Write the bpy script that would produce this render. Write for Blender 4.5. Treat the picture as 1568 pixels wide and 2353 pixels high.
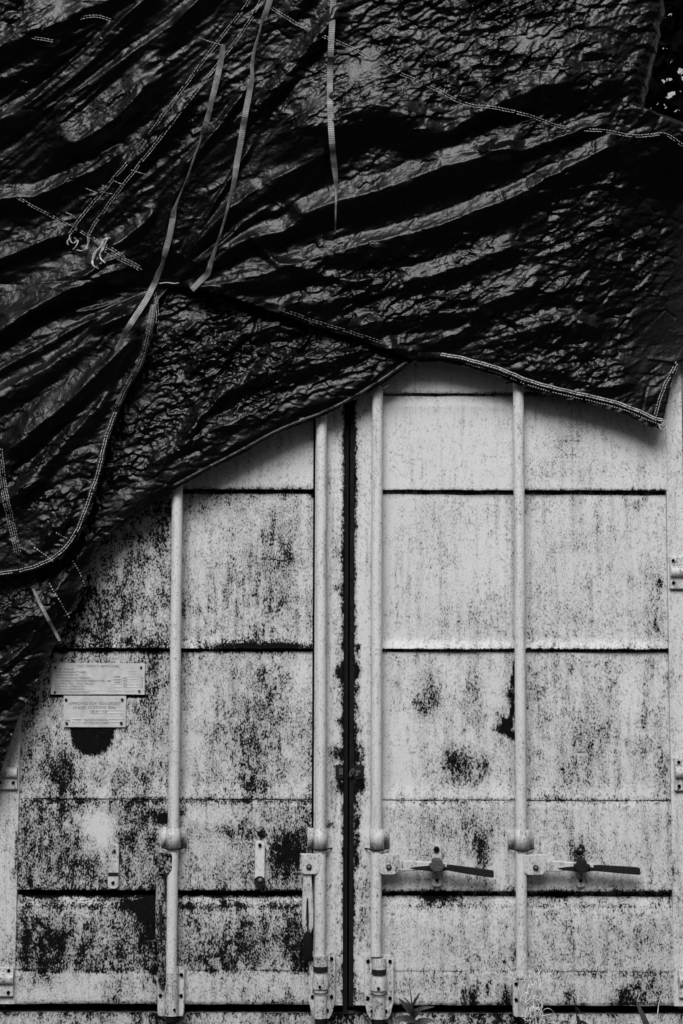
import bpy, bmesh, math, random
import numpy as np
from mathutils import Vector, Matrix

random.seed(7)
rng = np.random.default_rng(7)
scene = bpy.context.scene
for o in list(bpy.data.objects):
    bpy.data.objects.remove(o)
col = scene.collection

# ------------------------------------------------------------------ camera
K = 0.0015                      # metres per photo unit (photo = 1568 x 2352 units) at the doors
D = 6.2                         # distance along the axis to the doors
PITCH = math.radians(5.7)
ROLL = math.radians(0.19)
ZC = 1.90                       # height of the picture centre on the doors
cam_d = bpy.data.cameras.new('camera')
cam = bpy.data.objects.new('camera', cam_d)
col.objects.link(cam)
cam_loc = Vector((0, -D * math.cos(PITCH), ZC - D * math.sin(PITCH)))
RM = Matrix.Rotation(math.pi / 2 + PITCH, 3, 'X') @ Matrix.Rotation(ROLL, 3, 'Z')
cam.matrix_world = Matrix.Translation(cam_loc) @ RM.to_4x4()
cam_d.sensor_fit = 'VERTICAL'
cam_d.sensor_height = 36
cam_d.sensor_width = 24
cam_d.lens = 36 * D / (2352 * K)
cam_d.clip_start = 0.05
cam_d.clip_end = 3000
scene.camera = cam
scene.render.resolution_x = 683
scene.render.resolution_y = 1024

# ------------------------------------------------------------------ light
SUN_EL = math.radians(44)
SUN_AZ = math.radians(10)       # to the left of the photographer's back
sv = Vector((-math.sin(SUN_AZ) * math.cos(SUN_EL), -math.cos(SUN_AZ) * math.cos(SUN_EL), math.sin(SUN_EL)))
world = bpy.data.worlds.new('World')
scene.world = world
world.use_nodes = True
wn = world.node_tree
wn.nodes.clear()
sky = wn.nodes.new('ShaderNodeTexSky')
sky.sky_type = 'NISHITA'
sky.sun_disc = False
sky.sun_elevation = SUN_EL
sky.sun_rotation = math.atan2(sv.x, sv.y)
sky.dust_density = 2.0
bw = wn.nodes.new('ShaderNodeRGBToBW')
bgn = wn.nodes.new('ShaderNodeBackground')
bgn.inputs['Strength'].default_value = 0.08
wo = wn.nodes.new('ShaderNodeOutputWorld')
wn.links.new(sky.outputs[0], bw.inputs[0])
wn.links.new(bw.outputs[0], bgn.inputs['Color'])
wn.links.new(bgn.outputs[0], wo.inputs['Surface'])
sun_d = bpy.data.lights.new('sun', 'SUN')
sun_d.energy = 1.5
sun_d.angle = math.radians(34)
sun_d.color = (1, 1, 1)
sun = bpy.data.objects.new('sun', sun_d)
col.objects.link(sun)
sun.rotation_euler = sv.to_track_quat('Z', 'Y').to_euler()
sun.location = (-3, -6, 9)
scene.view_settings.view_transform = 'Standard'
scene.view_settings.look = 'None'
scene.view_settings.exposure = 0.9
scene.view_settings.gamma = 1

# ------------------------------------------------------------------ mapping between photo units and the place
RMn = np.array(RM)
CL = np.array(cam_loc)
FU = D / K                      # focal length in photo units


def Wn(u, v, y):
    """arrays of photo units -> points on the vertical plane at depth y"""
    u = np.asarray(u, float); v = np.asarray(v, float); y = np.asarray(y, float)
    d = np.stack(np.broadcast_arrays(u - 784.0, 1176.0 - v, -FU + 0 * u), -1) @ RMn.T
    t = (y - CL[1]) / d[..., 1]
    return CL + d * t[..., None]


def UV(P):
    q = (np.asarray(P, float) - CL) @ RMn
    return 784 + q[..., 0] / -q[..., 2] * FU, 1176 - q[..., 1] / -q[..., 2] * FU


def X(u, o=0.0): return float(Wn(u, 1500, -o)[0])
def Z(v, o=0.0): return float(Wn(784, v, -o)[2])


# ------------------------------------------------------------------ materials
def new_mat(name):
    m = bpy.data.materials.new(name)
    m.use_nodes = True
    nt = m.node_tree
    b = nt.nodes['Principled BSDF']
    return m, nt, b


def nd(nt, typ, **kw):
    n = nt.nodes.new(typ)
    for k, v in kw.items():
        setattr(n, k, v)
    return n


def plain(name, g, rough=0.6, spec=0.5, metal=0.0, var=0.25, scale=60, bump=0.0):
    m, nt, b = new_mat(name)
    geo = nd(nt, 'ShaderNodeNewGeometry')
    nz = nd(nt, 'ShaderNodeTexNoise')
    nz.inputs['Scale'].default_value = scale
    nz.inputs['Detail'].default_value = 4
    nt.links.new(geo.outputs['Position'], nz.inputs['Vector'])
    mr = nd(nt, 'ShaderNodeMapRange')
    mr.inputs['From Min'].default_value = 0.3
    mr.inputs['From Max'].default_value = 0.7
    mr.inputs['To Min'].default_value = g * (1 - var)
    mr.inputs['To Max'].default_value = g * (1 + var)
    nt.links.new(nz.outputs[0], mr.inputs['Value'])
    nt.links.new(mr.outputs[0], b.inputs['Base Color'])
    b.inputs['Roughness'].default_value = rough
    b.inputs['Specular IOR Level'].default_value = spec
    b.inputs['Metallic'].default_value = metal
    if bump:
        bp = nd(nt, 'ShaderNodeBump')
        bp.inputs['Strength'].default_value = bump
        bp.inputs['Distance'].default_value = 0.003
        nt.links.new(nz.outputs[0], bp.inputs['Height'])
        nt.links.new(bp.outputs[0], b.inputs['Normal'])
    return m


def math_node(nt, op, a, bb, clamp=False):
    n = nd(nt, 'ShaderNodeMath', operation=op, use_clamp=clamp)
    for i, x in enumerate((a, bb)):
        if isinstance(x, (int, float)):
            n.inputs[i].default_value = x
        else:
            nt.links.new(x, n.inputs[i])
    return n.outputs[0]


def paint_mat(name, base=0.66, const=None):
    """weathered pale paint; the float attribute 'dirt' says how mildewed each place is"""
    m, nt, b = new_mat(name)
    L = nt.links
    geo = nd(nt, 'ShaderNodeNewGeometry')
    mp = nd(nt, 'ShaderNodeMapping'); mp.inputs['Scale'].default_value = (1, 1, 0.64)
    L.new(geo.outputs['Position'], mp.inputs['Vector'])

    def noise(scale, detail, vec, rough=0.55, dist=0.0):
        n = nd(nt, 'ShaderNodeTexNoise')
        n.inputs['Scale'].default_value = scale
        n.inputs['Detail'].default_value = detail
        n.inputs['Roughness'].default_value = rough
        n.inputs['Distortion'].default_value = dist
        L.new(vec, n.inputs['Vector'])
        return n.outputs[0]
    n1 = noise(190, 2.5, mp.outputs[0], 0.62)
    n2 = noise(48, 3, mp.outputs[0], 0.6, 0.4)
    n3 = noise(9, 3, geo.outputs['Position'])
    n4 = noise(330, 2, geo.outputs['Position'])
    s = math_node(nt, 'MULTIPLY', n1, 0.60)
    s = math_node(nt, 'ADD', s, math_node(nt, 'MULTIPLY', n2, 0.26))
    s = math_node(nt, 'ADD', s, math_node(nt, 'MULTIPLY', n4, 0.16))
    if const is None:
        at = nd(nt, 'ShaderNodeAttribute', attribute_name='dirt')
        d = at.outputs['Fac']
    else:
        vn = nd(nt, 'ShaderNodeValue'); vn.outputs[0].default_value = const
        d = vn.outputs[0]
    d = math_node(nt, 'ADD', d, math_node(nt, 'MULTIPLY', math_node(nt, 'SUBTRACT', n3, 0.5), 0.5))
    # vertical run marks
    mp2 = nd(nt, 'ShaderNodeMapping'); mp2.inputs['Scale'].default_value = (1, 1, 0.07)
    L.new(geo.outputs['Position'], mp2.inputs['Vector'])
    n5 = noise(48, 3, mp2.outputs[0])
    d = math_node(nt, 'ADD', d, math_node(nt, 'MULTIPLY', math_node(nt, 'SUBTRACT', n5, 0.5), 0.55))
    n6 = noise(26, 4, mp.outputs[0], 0.65, 0.3)
    d = math_node(nt, 'MULTIPLY', d, math_node(nt, 'ADD', math_node(nt, 'MULTIPLY', math_node(nt, 'SUBTRACT', n6, 0.5), 2.2), 1.0))
    thr = nd(nt, 'ShaderNodeMapRange', clamp=False)
    thr.inputs['From Min'].default_value = 0; thr.inputs['From Max'].default_value = 1
    thr.inputs['To Min'].default_value = 0.675; thr.inputs['To Max'].default_value = 0.415
    L.new(d, thr.inputs['Value'])
    diff = math_node(nt, 'SUBTRACT', s, thr.outputs[0])
    ms = nd(nt, 'ShaderNodeMapRange', interpolation_type='SMOOTHSTEP')
    ms.inputs['From Min'].default_value = -0.030; ms.inputs['From Max'].default_value = 0.046
    L.new(diff, ms.inputs['Value'])
    mask = ms.outputs[0]
    # thin grey film round the dirty places, and a fine mottling of old paint
    film = nd(nt, 'ShaderNodeMapRange', interpolation_type='SMOOTHSTEP')
    film.inputs['From Min'].default_value = -0.17; film.inputs['From Max'].default_value = 0.03
    film.inputs['To Min'].default_value = 1.0; film.inputs['To Max'].default_value = 0.46
    L.new(diff, film.inputs['Value'])
    mot = nd(nt, 'ShaderNodeMapRange')
    mot.inputs['From Min'].default_value = 0.3; mot.inputs['From Max'].default_value = 0.7
    mot.inputs['To Min'].default_value = base * 0.92; mot.inputs['To Max'].default_value = base * 1.06
    mix4 = math_node(nt, 'ADD', math_node(nt, 'MULTIPLY', n4, 0.6), math_node(nt, 'MULTIPLY', n3, 0.4))
    L.new(mix4, mot.inputs['Value'])
    soft = nd(nt, 'ShaderNodeMapRange'); soft.inputs['To Min'].default_value = 1.0; soft.inputs['To Max'].default_value = .62
    soft.inputs['From Min'].default_value = .08; soft.inputs['From Max'].default_value = .9
    L.new(d, soft.inputs['Value'])
    light = math_node(nt, 'MULTIPLY', math_node(nt, 'MULTIPLY', mot.outputs[0], soft.outputs[0]), film.outputs[0])
    run = nd(nt, 'ShaderNodeMapRange')
    run.inputs['From Min'].default_value = 0.55; run.inputs['From Max'].default_value = 0.75
    run.inputs['To Min'].default_value = 1.0; run.inputs['To Max'].default_value = 0.8
    L.new(n5, run.inputs['Value'])
    light = math_node(nt, 'MULTIPLY', light, run.outputs[0])
    dcol = nd(nt, 'ShaderNodeMapRange'); dcol.inputs['From Min'].default_value = .42; dcol.inputs['From Max'].default_value = .62
    dcol.inputs['To Min'].default_value = .002; dcol.inputs['To Max'].default_value = .012
    L.new(n4, dcol.inputs['Value'])
    inv = math_node(nt, 'SUBTRACT', 1.0, mask)
    colr = math_node(nt, 'ADD', math_node(nt, 'MULTIPLY', light, inv), math_node(nt, 'MULTIPLY', mask, dcol.outputs[0]))
    L.new(colr, b.inputs['Base Color'])
    rr = nd(nt, 'ShaderNodeMapRange'); rr.inputs['To Min'].default_value = 0.5; rr.inputs['To Max'].default_value = 0.85
    L.new(mask, rr.inputs['Value'])
    L.new(rr.outputs[0], b.inputs['Roughness'])
    sp = nd(nt, 'ShaderNodeMapRange'); sp.inputs['To Min'].default_value = 0.35; sp.inputs['To Max'].default_value = 0.02
    L.new(mask, sp.inputs['Value']); L.new(sp.outputs[0], b.inputs['Specular IOR Level'])
    bp = nd(nt, 'ShaderNodeBump'); bp.inputs['Strength'].default_value = 0.25; bp.inputs['Distance'].default_value = 0.002
    L.new(math_node(nt, 'ADD', math_node(nt, 'MULTIPLY', inv, 0.5), n4), bp.inputs['Height'])
    L.new(bp.outputs[0], b.inputs['Normal'])
    return m


def tarp_mat():
    m, nt, b = new_mat('black_tarp')
    L = nt.links
    geo = nd(nt, 'ShaderNodeNewGeometry')
    b.inputs['Base Color'].default_value = (0.0015, 0.0015, 0.0015, 1)
    b.inputs['Roughness'].default_value = 0.34
    b.inputs['Specular IOR Level'].default_value = 0.30
    n1 = nd(nt, 'ShaderNodeTexNoise'); n1.inputs['Scale'].default_value = 95; n1.inputs['Detail'].default_value = 4
    n1.inputs['Roughness'].default_value = 0.6
    L.new(geo.outputs['Position'], n1.inputs['Vector'])
    # woven tape: fine crossing ribs
    wv = []
    for rot in (0.5, 0.5 + math.pi / 2):
        mp = nd(nt, 'ShaderNodeMapping'); mp.inputs['Rotation'].default_value = (0, rot, 0)
        L.new(geo.outputs['Position'], mp.inputs['Vector'])
        w = nd(nt, 'ShaderNodeTexWave', wave_type='BANDS', bands_direction='X')
        w.inputs['Scale'].default_value = 75
        w.inputs['Distortion'].default_value = 0.6
        L.new(mp.outputs[0], w.inputs['Vector'])
        wv.append(w.outputs['Fac'])
    weave = math_node(nt, 'MULTIPLY', wv[0], wv[1])
    hgt = math_node(nt, 'ADD', math_node(nt, 'MULTIPLY', n1.outputs[0], 1.0), math_node(nt, 'MULTIPLY', weave, 0.09))
    bp = nd(nt, 'ShaderNodeBump'); bp.inputs['Strength'].default_value = 0.45; bp.inputs['Distance'].default_value = 0.003
    L.new(hgt, bp.inputs['Height'])
    L.new(bp.outputs[0], b.inputs['Normal'])
    n2 = nd(nt, 'ShaderNodeTexNoise'); n2.inputs['Scale'].default_value = 14; n2.inputs['Detail'].default_value = 3
    L.new(geo.outputs['Position'], n2.inputs['Vector'])
    mr = nd(nt, 'ShaderNodeMapRange'); mr.inputs['From Min'].default_value = 0.35; mr.inputs['From Max'].default_value = 0.65
    mr.inputs['To Min'].default_value = 0.24; mr.inputs['To Max'].default_value = 0.33
    L.new(n2.outputs[0], mr.inputs['Value'])
    L.new(mr.outputs[0], b.inputs['Roughness'])
    return m


def strap_mat():
    m, nt, b = new_mat('webbing')
    at = nd(nt, 'ShaderNodeAttribute', attribute_name='along')
    w = nd(nt, 'ShaderNodeMath', operation='SINE')
    sc = math_node(nt, 'MULTIPLY', at.outputs['Fac'], 2 * math.pi / 0.0062)
    nt.links.new(sc, w.inputs[0])
    mr = nd(nt, 'ShaderNodeMapRange')
    mr.inputs['From Min'].default_value = -1; mr.inputs['From Max'].default_value = 1
    mr.inputs['To Min'].default_value = 0.10; mr.inputs['To Max'].default_value = 0.38
    nt.links.new(w.outputs[0], mr.inputs['Value'])
    geo = nd(nt, 'ShaderNodeNewGeometry')
    nz = nd(nt, 'ShaderNodeTexNoise'); nz.inputs['Scale'].default_value = 22; nz.inputs['Detail'].default_value = 3
    nt.links.new(geo.outputs['Position'], nz.inputs['Vector'])
    m2 = nd(nt, 'ShaderNodeMapRange'); m2.inputs['From Min'].default_value = .35; m2.inputs['From Max'].default_value = .65
    m2.inputs['To Min'].default_value = .45; m2.inputs['To Max'].default_value = 1.15
    nt.links.new(nz.outputs[0], m2.inputs['Value'])
    nt.links.new(math_node(nt, 'MULTIPLY', mr.outputs[0], m2.outputs[0]), b.inputs['Base Color'])
    b.inputs['Roughness'].default_value = 0.7
    return m


M_PAINT = paint_mat('weathered_paint')
M_CLEAN = paint_mat('bar_paint', 0.68, const=0.06)
M_FIT = paint_mat('fitting_paint', 0.64, const=0.22)
M_FITD = paint_mat('rusted_fitting_paint', 0.55, const=0.75)
M_RUST = plain('rusty_steel', 0.012, 0.8, 0.2, var=0.6, scale=120, bump=0.4)
M_STEEL = plain('worn_steel', 0.16, 0.5, 0.5, var=0.35, scale=90, bump=0.2)
M_PLATE = plain('stamped_aluminium', 0.56, 0.45, 0.5, metal=0.1, var=0.16, scale=38)
M_LETTER = plain('raised_lettering', 0.20, 0.5, 0.5, var=0.3, scale=120)
M_PALE = plain('raised_field_edge', 0.66, 0.45, 0.5, var=0.1)
M_BLACK = plain('black_rubber', 0.005, 0.8, 0.2, var=0.4, scale=80, bump=0.3)
M_HOLE = plain('open_hole', 0.004, 0.9, 0.0)
M_TARP = tarp_mat()
M_STRAP = strap_mat()
M_THREAD = plain('white_thread', 0.46, 0.7, 0.3, var=0.5, scale=60)
M_THREADD = plain('dull_thread', 0.22, 0.7, 0.3, var=0.6, scale=150)
M_LEAF = plain('tree_leaf', 0.003, 0.9, 0.02, var=0.5, scale=12)
M_BARK = plain('bark', 0.03, 0.9, 0.1, var=0.5, scale=25, bump=0.6)
M_WEED = plain('weed_leaf', 0.05, 0.6, 0.4, var=0.4, scale=60)
M_DRY = plain('dry_grass', 0.78, 0.7, 0.3, var=0.35, scale=50)
M_SOIL = plain('soil', 0.04, 0.95, 0.1, var=0.6, scale=9, bump=0.8)
M_DULL = plain('dull_rust', 0.07, 0.8, 0.2, var=.6, scale=150)
M_DARKWOOD = plain('container_floor', 0.05, 0.9, 0.1)


# ------------------------------------------------------------------ object helpers
def link(o, parent=None):
    col.objects.link(o)
    if parent is not None:
        o.parent = parent
        pm = Matrix.Identity(4)
        p = parent
        while p is not None:
            pm = p.matrix_basis @ pm
            p = p.parent
        o.matrix_parent_inverse = pm.inverted()
    return o


def thing(name, label, cat, loc=(0, 0, 0), group=None):
    o = bpy.data.objects.new(name, None)
    o.empty_display_size = 0.1
    o.location = loc
    link(o)
    tag(o, label, cat, group)
    return o


def tag(o, label, cat, group=None, kind=None):
    if label: o['label'] = label
    if cat: o['category'] = cat
    if group: o['group'] = group
    if kind: o['kind'] = kind


class MB:
    """collects shapes (world coordinates) for one mesh object"""

    def __init__(s):
        s.v = []; s.f = []; s.m = []

    def add(s, vs, fs, mi=0):
        n = len(s.v)
        s.v += [tuple(p) for p in vs]
        s.f += [tuple(i + n for i in f) for f in fs]
        s.m += [mi] * len(fs)
        return s

    def box(s, x0, x1, y0, y1, z0, z1, mi=0):
        vs = [(x, y, z) for x in (x0, x1) for y in (y0, y1) for z in (z0, z1)]
        fs = [(0, 1, 3, 2), (4, 6, 7, 5), (0, 4, 5, 1), (2, 3, 7, 6), (0, 2, 6, 4), (1, 5, 7, 3)]
        return s.add(vs, fs, mi)

    def prism(s, pts, y0, y1, mi=0):
        """outline in (x, z), counter-clockwise seen from the front; from y0 (front) back to y1"""
        n = len(pts)
        vs = [(x, y0, z) for x, z in pts] + [(x, y1, z) for x, z in pts]
        fs = [tuple(range(n)), tuple(range(2 * n - 1, n - 1, -1))]
        fs += [(i, i + n, (i + 1) % n + n, (i + 1) % n) for i in range(n)]
        return s.add(vs, fs, mi)

    def tube(s, pts, rad, seg=12, mi=0, cap=True):
        pts = [Vector(p) for p in pts]
        if not hasattr(rad, '__len__'): rad = [rad] * len(pts)
        rings = []
        up = None
        for i, p in enumerate(pts):
            t = (pts[min(i + 1, len(pts) - 1)] - pts[max(i - 1, 0)]).normalized()
            if up is None:
                up = Vector((0, 1, 0)) if abs(t.y) < 0.9 else Vector((1, 0, 0))
            a = (up - t * up.dot(t)).normalized()
            up = a
            bb = t.cross(a)
            rings.append([p + (a * math.cos(2 * math.pi * k / seg) + bb * math.sin(2 * math.pi * k / seg)) * rad[i] for k in range(seg)])
        vs = [q for r in rings for q in r]
        fs = []
        for i in range(len(rings) - 1):
            for k in range(seg):
                a, b2 = i * seg + k, i * seg + (k + 1) % seg
                fs.append((a, b2, b2 + seg, a + seg))
        if cap:
            fs.append(tuple(range(seg - 1, -1, -1)))
            fs.append(tuple((len(rings) - 1) * seg + k for k in range(seg)))
        return s.add(vs, fs, mi)

    def build(s, name, mats, parent=None, smooth=None, bevel=0.0, dirt=None):
        me = bpy.data.meshes.new(name)
        me.from_pydata(s.v, [], s.f)
        if not isinstance(mats, (list, tuple)): mats = [mats]
        for m in mats: me.materials.append(m)
        me.polygons.foreach_set('material_index', s.m)
        bm = bmesh.new(); bm.from_mesh(me)
        bmesh.ops.recalc_face_normals(bm, faces=bm.faces)
        bm.to_mesh(me); bm.free()
        if smooth:
            me.polygons.foreach_set('use_smooth', [True] * len(me.polygons))
            me.set_sharp_from_angle(angle=math.radians(smooth))
        if dirt is not None:
            set_dirt(me, dirt)
        o = bpy.data.objects.new(name, me)
        link(o, parent)
        if bevel:
            b = o.modifiers.new('bevel', 'BEVEL')
            b.width = bevel; b.segments = 2; b.limit_method = 'ANGLE'; b.angle_limit = math.radians(40)
        return o


def set_dirt(me, fn):
    n = len(me.vertices)
    co = np.empty(n * 3); me.vertices.foreach_get('co', co)
    co = co.reshape(-1, 3)
    u, v = UV(co)
    at = me.attributes.new('dirt', 'FLOAT', 'POINT')
    at.data.foreach_set('value', fn(u, v).astype(np.float32))


# ------------------------------------------------------------------ door mildew, with shade painted into grooves and round plates (photo units)
RECT = [  # u0, u1, v0, v1, density
    (0, 800, 800, 1135, .12), (0, 398, 1135, 1490, .56), (398, 800, 1135, 1490, .30),
    (0, 398, 1490, 1840, .42), (398, 800, 1490, 1840, .33), (0, 398, 1840, 2056, .58), (398, 800, 1840, 2056, .46),
    (0, 398, 2056, 2233, .56), (398, 800, 2056, 2233, .52), (0, 800, 2233, 2310, .24),
    (800, 1195, 800, 1135, .05), (1195, 1600, 800, 1135, .12), (800, 1195, 1135, 1490, .14), (1195, 1600, 1135, 1490, .22),
    (800, 1195, 1490, 1840, .20), (1195, 1600, 1490, 1840, .28), (800, 1195, 1840, 2056, .30), (1195, 1600, 1840, 2056, .27),
    (800, 1195, 2056, 2233, .30), (1195, 1600, 2056, 2233, .33), (800, 1600, 2233, 2310, .33)]
BLOB = [  # u, v, ru, rv, amount
    (640, 1250, 50, 60, .24), (640, 1370, 60, 70, .16), (480, 1220, 40, 50, -.12), (700, 1300, 18, 200, -.15), (420, 1400, 12, 15, .4),
    (200, 1350, 60, 90, .12), (330, 1430, 60, 40, -.08), (250, 1470, 120, 20, .12), (170, 1440, 40, 60, .2),
    (600, 1590, 60, 90, .18), (695, 1560, 25, 50, -.3), (470, 1600, 40, 120, -.12), (575, 1800, 30, 18, .4), (560, 1700, 80, 70, .18), (450, 1720, 25, 50, -.1),
    (150, 1780, 45, 40, .32), (250, 1760, 30, 40, -.05), (330, 1620, 30, 110, .2), (360, 1560, 20, 60, .15), (310, 1700, 40, 60, -.2), (90, 1640, 30, 80, .1), (300, 1790, 70, 25, .25),
    (225, 1900, 45, 28, -.5), (235, 1875, 30, 15, -.3), (245, 1940, 18, 40, -.45), (130, 1960, 60, 60, .12), (330, 1860, 40, 25, .25), (290, 1925, 20, 25, .35), (345, 1925, 15, 25, .25), (380, 1960, 20, 90, -.3),
    (655, 1955, 28, 42, .75), (570, 1915, 60, 10, .35), (690, 1950, 15, 30, .4), (480, 1930, 60, 60, -.2), (620, 2000, 70, 30, .14), (545, 1905, 40, 8, .3), (430, 1870, 25, 20, -.3), (500, 1870, 80, 15, -.2),
    (110, 2170, 40, 45, .30), (90, 2200, 22, 50, .25), (150, 2150, 35, 30, .15), (200, 2100, 90, 12, -.15), (325, 2080, 45, 18, .65), (345, 2110, 25, 45, .5), (350, 2150, 22, 70, .35), (240, 2190, 60, 25, .12),
    (560, 2170, 60, 45, .25), (670, 2150, 25, 50, .25), (550, 2100, 70, 12, -.12), (430, 2120, 20, 40, -.15), (695, 2200, 20, 30, .45), (490, 2200, 50, 25, .2),
    (100, 2290, 30, 25, -.1), (180, 2270, 40, 20, -.1), (265, 2270, 25, 25, .25), (650, 2295, 45, 12, .3), (265, 2300, 6, 14, .7), (560, 2285, 6, 18, .45), (90, 2250, 30, 15, .2), (350, 2240, 10, 60, .3),
    (1310, 1020, 45, 60, .26), (1330, 1090, 60, 25, .08), (1250, 1060, 25, 60, .05), (1470, 1075, 12, 10, .2), (1460, 1160, 18, 14, .30), (1480, 1140, 8, 12, .3), (1330, 1240, 40, 25, .14), (1500, 1400, 20, 90, .22), (1515, 1340, 6, 20, .6),
    (960, 1250, 60, 60, .10), (1000, 1420, 110, 50, .12), (1090, 1420, 60, 50, .12), (1165, 1430, 15, 60, .2), (900, 1300, 20, 160, -.1), (1260, 1420, 60, 40, .10), (1360, 1400, 120, 60, .05), (1050, 1180, 80, 40, .05),
    (980, 1570, 24, 40, .38), (985, 1620, 30, 30, .34), (1085, 1600, 22, 60, .42), (1095, 1640, 20, 20, .2), (1070, 1765, 50, 36, .62), (1040, 1740, 40, 25, .25), (1150, 1660, 20, 30, .3), (910, 1700, 30, 120, -.12), (900, 1800, 60, 25, -.1),
    (1380, 1680, 60, 90, .16), (1330, 1760, 50, 60, .18), (1445, 1620, 16, 90, -.30), (1482, 1680, 8, 130, .30), (1250, 1560, 40, 60, .05), (1300, 1530, 120, 20, .06), (1520, 1760, 14, 60, .3), (1500, 1580, 20, 50, -.05), (1240, 1700, 25, 90, .06), (1180, 1740, 14, 80, .2),
    (1060, 1890, 75, 35, .22), (1110, 1960, 18, 40, .6), (1095, 1935, 12, 18, .4), (980, 1890, 40, 20, .1), (920, 1990, 30, 50, -.14), (1150, 1980, 14, 50, -.3), (1000, 1960, 60, 20, .14), (1030, 2010, 60, 14, .12), (1280, 1900, 40, 25, .14), (1330, 1950, 35, 22, .4), (1420, 1890, 60, 40, -.1), (1350, 2030, 120, 20, -.02), (1460, 1960, 40, 40, .05),
    (1005, 2062, 36, 13, .9), (1280, 2056, 22, 12, .7), (1060, 2150, 80, 60, .05), (1330, 2180, 40, 50, .12), (1470, 2160, 50, 55, .15), (940, 2150, 40, 60, -.12), (1290, 2110, 40, 40, .08), (1180, 2190, 10, 25, .35), (1130, 2210, 30, 14, .25),
    (1065, 2290, 6, 16, .9), (1085, 2292, 9, 20, .9), (1120, 2275, 5, 22, .5), (1165, 2290, 14, 22, .8), (1440, 2292, 26, 26, .75), (1490, 2270, 30, 36, .3), (1310, 2285, 14, 20, .4), (1400, 2260, 60, 14, -.1), (1420, 2238, 120, 6, .2),
    (60, 1500, 10, 900, .12), (712, 1600, 8, 500, .14), (1536, 1800, 8, 500, .14), (885, 1700, 10, 600, -.08),
    # bare chips that read as solid black
    (1182, 1535, 3, 18, 1.5), (1179, 1565, 4, 14, 1.6), (1173, 1598, 8, 11, 1.6), (1177, 1630, 5, 16, 1.6), (1166, 1660, 10, 8, 1.6), (1160, 1676, 13, 8, 1.6), (1176, 1690, 7, 8, 1.4),
    (377, 1880, 14, 12, 1.0), (418, 1865, 10, 12, .9),
]
LINES = [(2052, 6, 1.0, 48, 1545), (1129, 5, 1.0, 48, 1545), (904.5, 3, .7, 860, 1545), (1493, 3, .8, 48, 1545), (905, 8, .12, 880, 1540), (1492, 9, .16, 60, 720), (1480, 6, .12, 120, 720), (1838, 5, .42, 60, 720), (1838, 5, .34, 880, 1545), (1492, 5, .1, 880, 1540),  # first entries paint slot shade into the grooves; the rest are ledge dirt
         (2082, 4, .3, 60, 720), (2082, 4, .26, 880, 1545), (2232, 4, .25, 60, 720), (2232, 3, .22, 880, 1545), (2050, 5, .22, 60, 720), (2306, 5, .25, 60, 1545), (1140, 6, .16, 420, 720), (1122, 7, .3, 420, 720), (1599, 2.5, .8, 116, 336), (1523, 2, .4, 116, 336), (1674, 2.5, .7, 146, 294)]  # last entries paint the shadow outline of the data plates


def dirt_panel(u, v):
    d = np.zeros_like(u)
    for u0, u1, v0, v1, a in RECT:
        d[(u >= u0) & (u < u1) & (v >= v0) & (v < v1)] = a
    for cu, cv, ru, rv, a in BLOB:
        d += a * np.exp(-(((u - cu) / ru) ** 2 + ((v - cv) / rv) ** 2) * 0.8)
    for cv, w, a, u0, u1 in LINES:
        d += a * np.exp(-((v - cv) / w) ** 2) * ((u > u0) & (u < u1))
    # old round stain below the plates
    e = ((u - 211) / 52) ** 2 + ((v - 1675) / 62) ** 2
    d += np.where((v > 1660), 1.35 * np.clip((1.1 - e) / 0.5, 0, 1), 0)
    # long bare strip of the ledge
    d += 1.1 * np.exp(-(((u - 600) / 110) ** 4 + ((v - 1484) / 7) ** 2))
    return np.clip(np.where(u < 800, d * 1.0 + .01, d * .95 - .03), -0.4, 1.7)


def dirt_stile(u, v):
    d = 0.12 + 0 * u
    for cv in range(1320, 1990, 44):
        j = math.sin(cv * 1.7) * 6
        d += 0.85 * np.exp(-(((u - 823 - j * .4) / 5) ** 2 + ((v - cv - j) / 15) ** 2)) * (v > 1480)
    for cu, cv, ru, rv, a in ((786, 1545, 14, 16, 1), (776, 1350, 5, 5, .9), (815, 1545, 16, 14, .8), (783, 1655, 8, 6, .8), (785, 1610, 6, 8, .5), (775, 1735, 20, 20, .7), (778, 1800, 16, 20, .6),
                              (825, 1740, 12, 14, .9), (828, 1800, 10, 16, 1), (757, 1895, 7, 8, 1), (828, 2130, 14, 60, .35), (835, 2060, 20, 90, .2), (780, 2230, 8, 60, .45),
                              (30, 1900, 20, 200, .12), (44, 1980, 4, 40, 1.1), (38, 1930, 4, 14, .7), (20, 2190, 30, 60, .22), (775, 1500, 10, 300, .14), (1545, 2000, 6, 30, .6), (1560, 2150, 20, 120, .2), (825, 2290, 20, 20, .4), (818, 1100, 8, 120, .12)):
        d += a * np.exp(-(((u - cu) / ru) ** 2 + ((v - cv) / rv) ** 2))
    rag = 1.5 + 2.5 * np.abs(np.sin(v * .11) * np.sin(v * .037 + 1)) + 2 * np.abs(np.sin(v * .31))
    d += .85 * np.exp(-((u - 790) / rag) ** 2) + .8 * np.exp(-((u - 813) / rag) ** 2)
    return np.clip(d, -.2, 1.5)


def dirt_sill(u, v):
    d = 0.34 + 0.3 * np.exp(-((v - 2325) / 8) ** 2)
    for cu, r in ((400, 70), (740, 40), (870, 40), (1200, 50), (800, 40), (1100, 70), (620, 30)):
        d = d + .35 * np.exp(-((u - cu) / r) ** 2)
    return d


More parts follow.
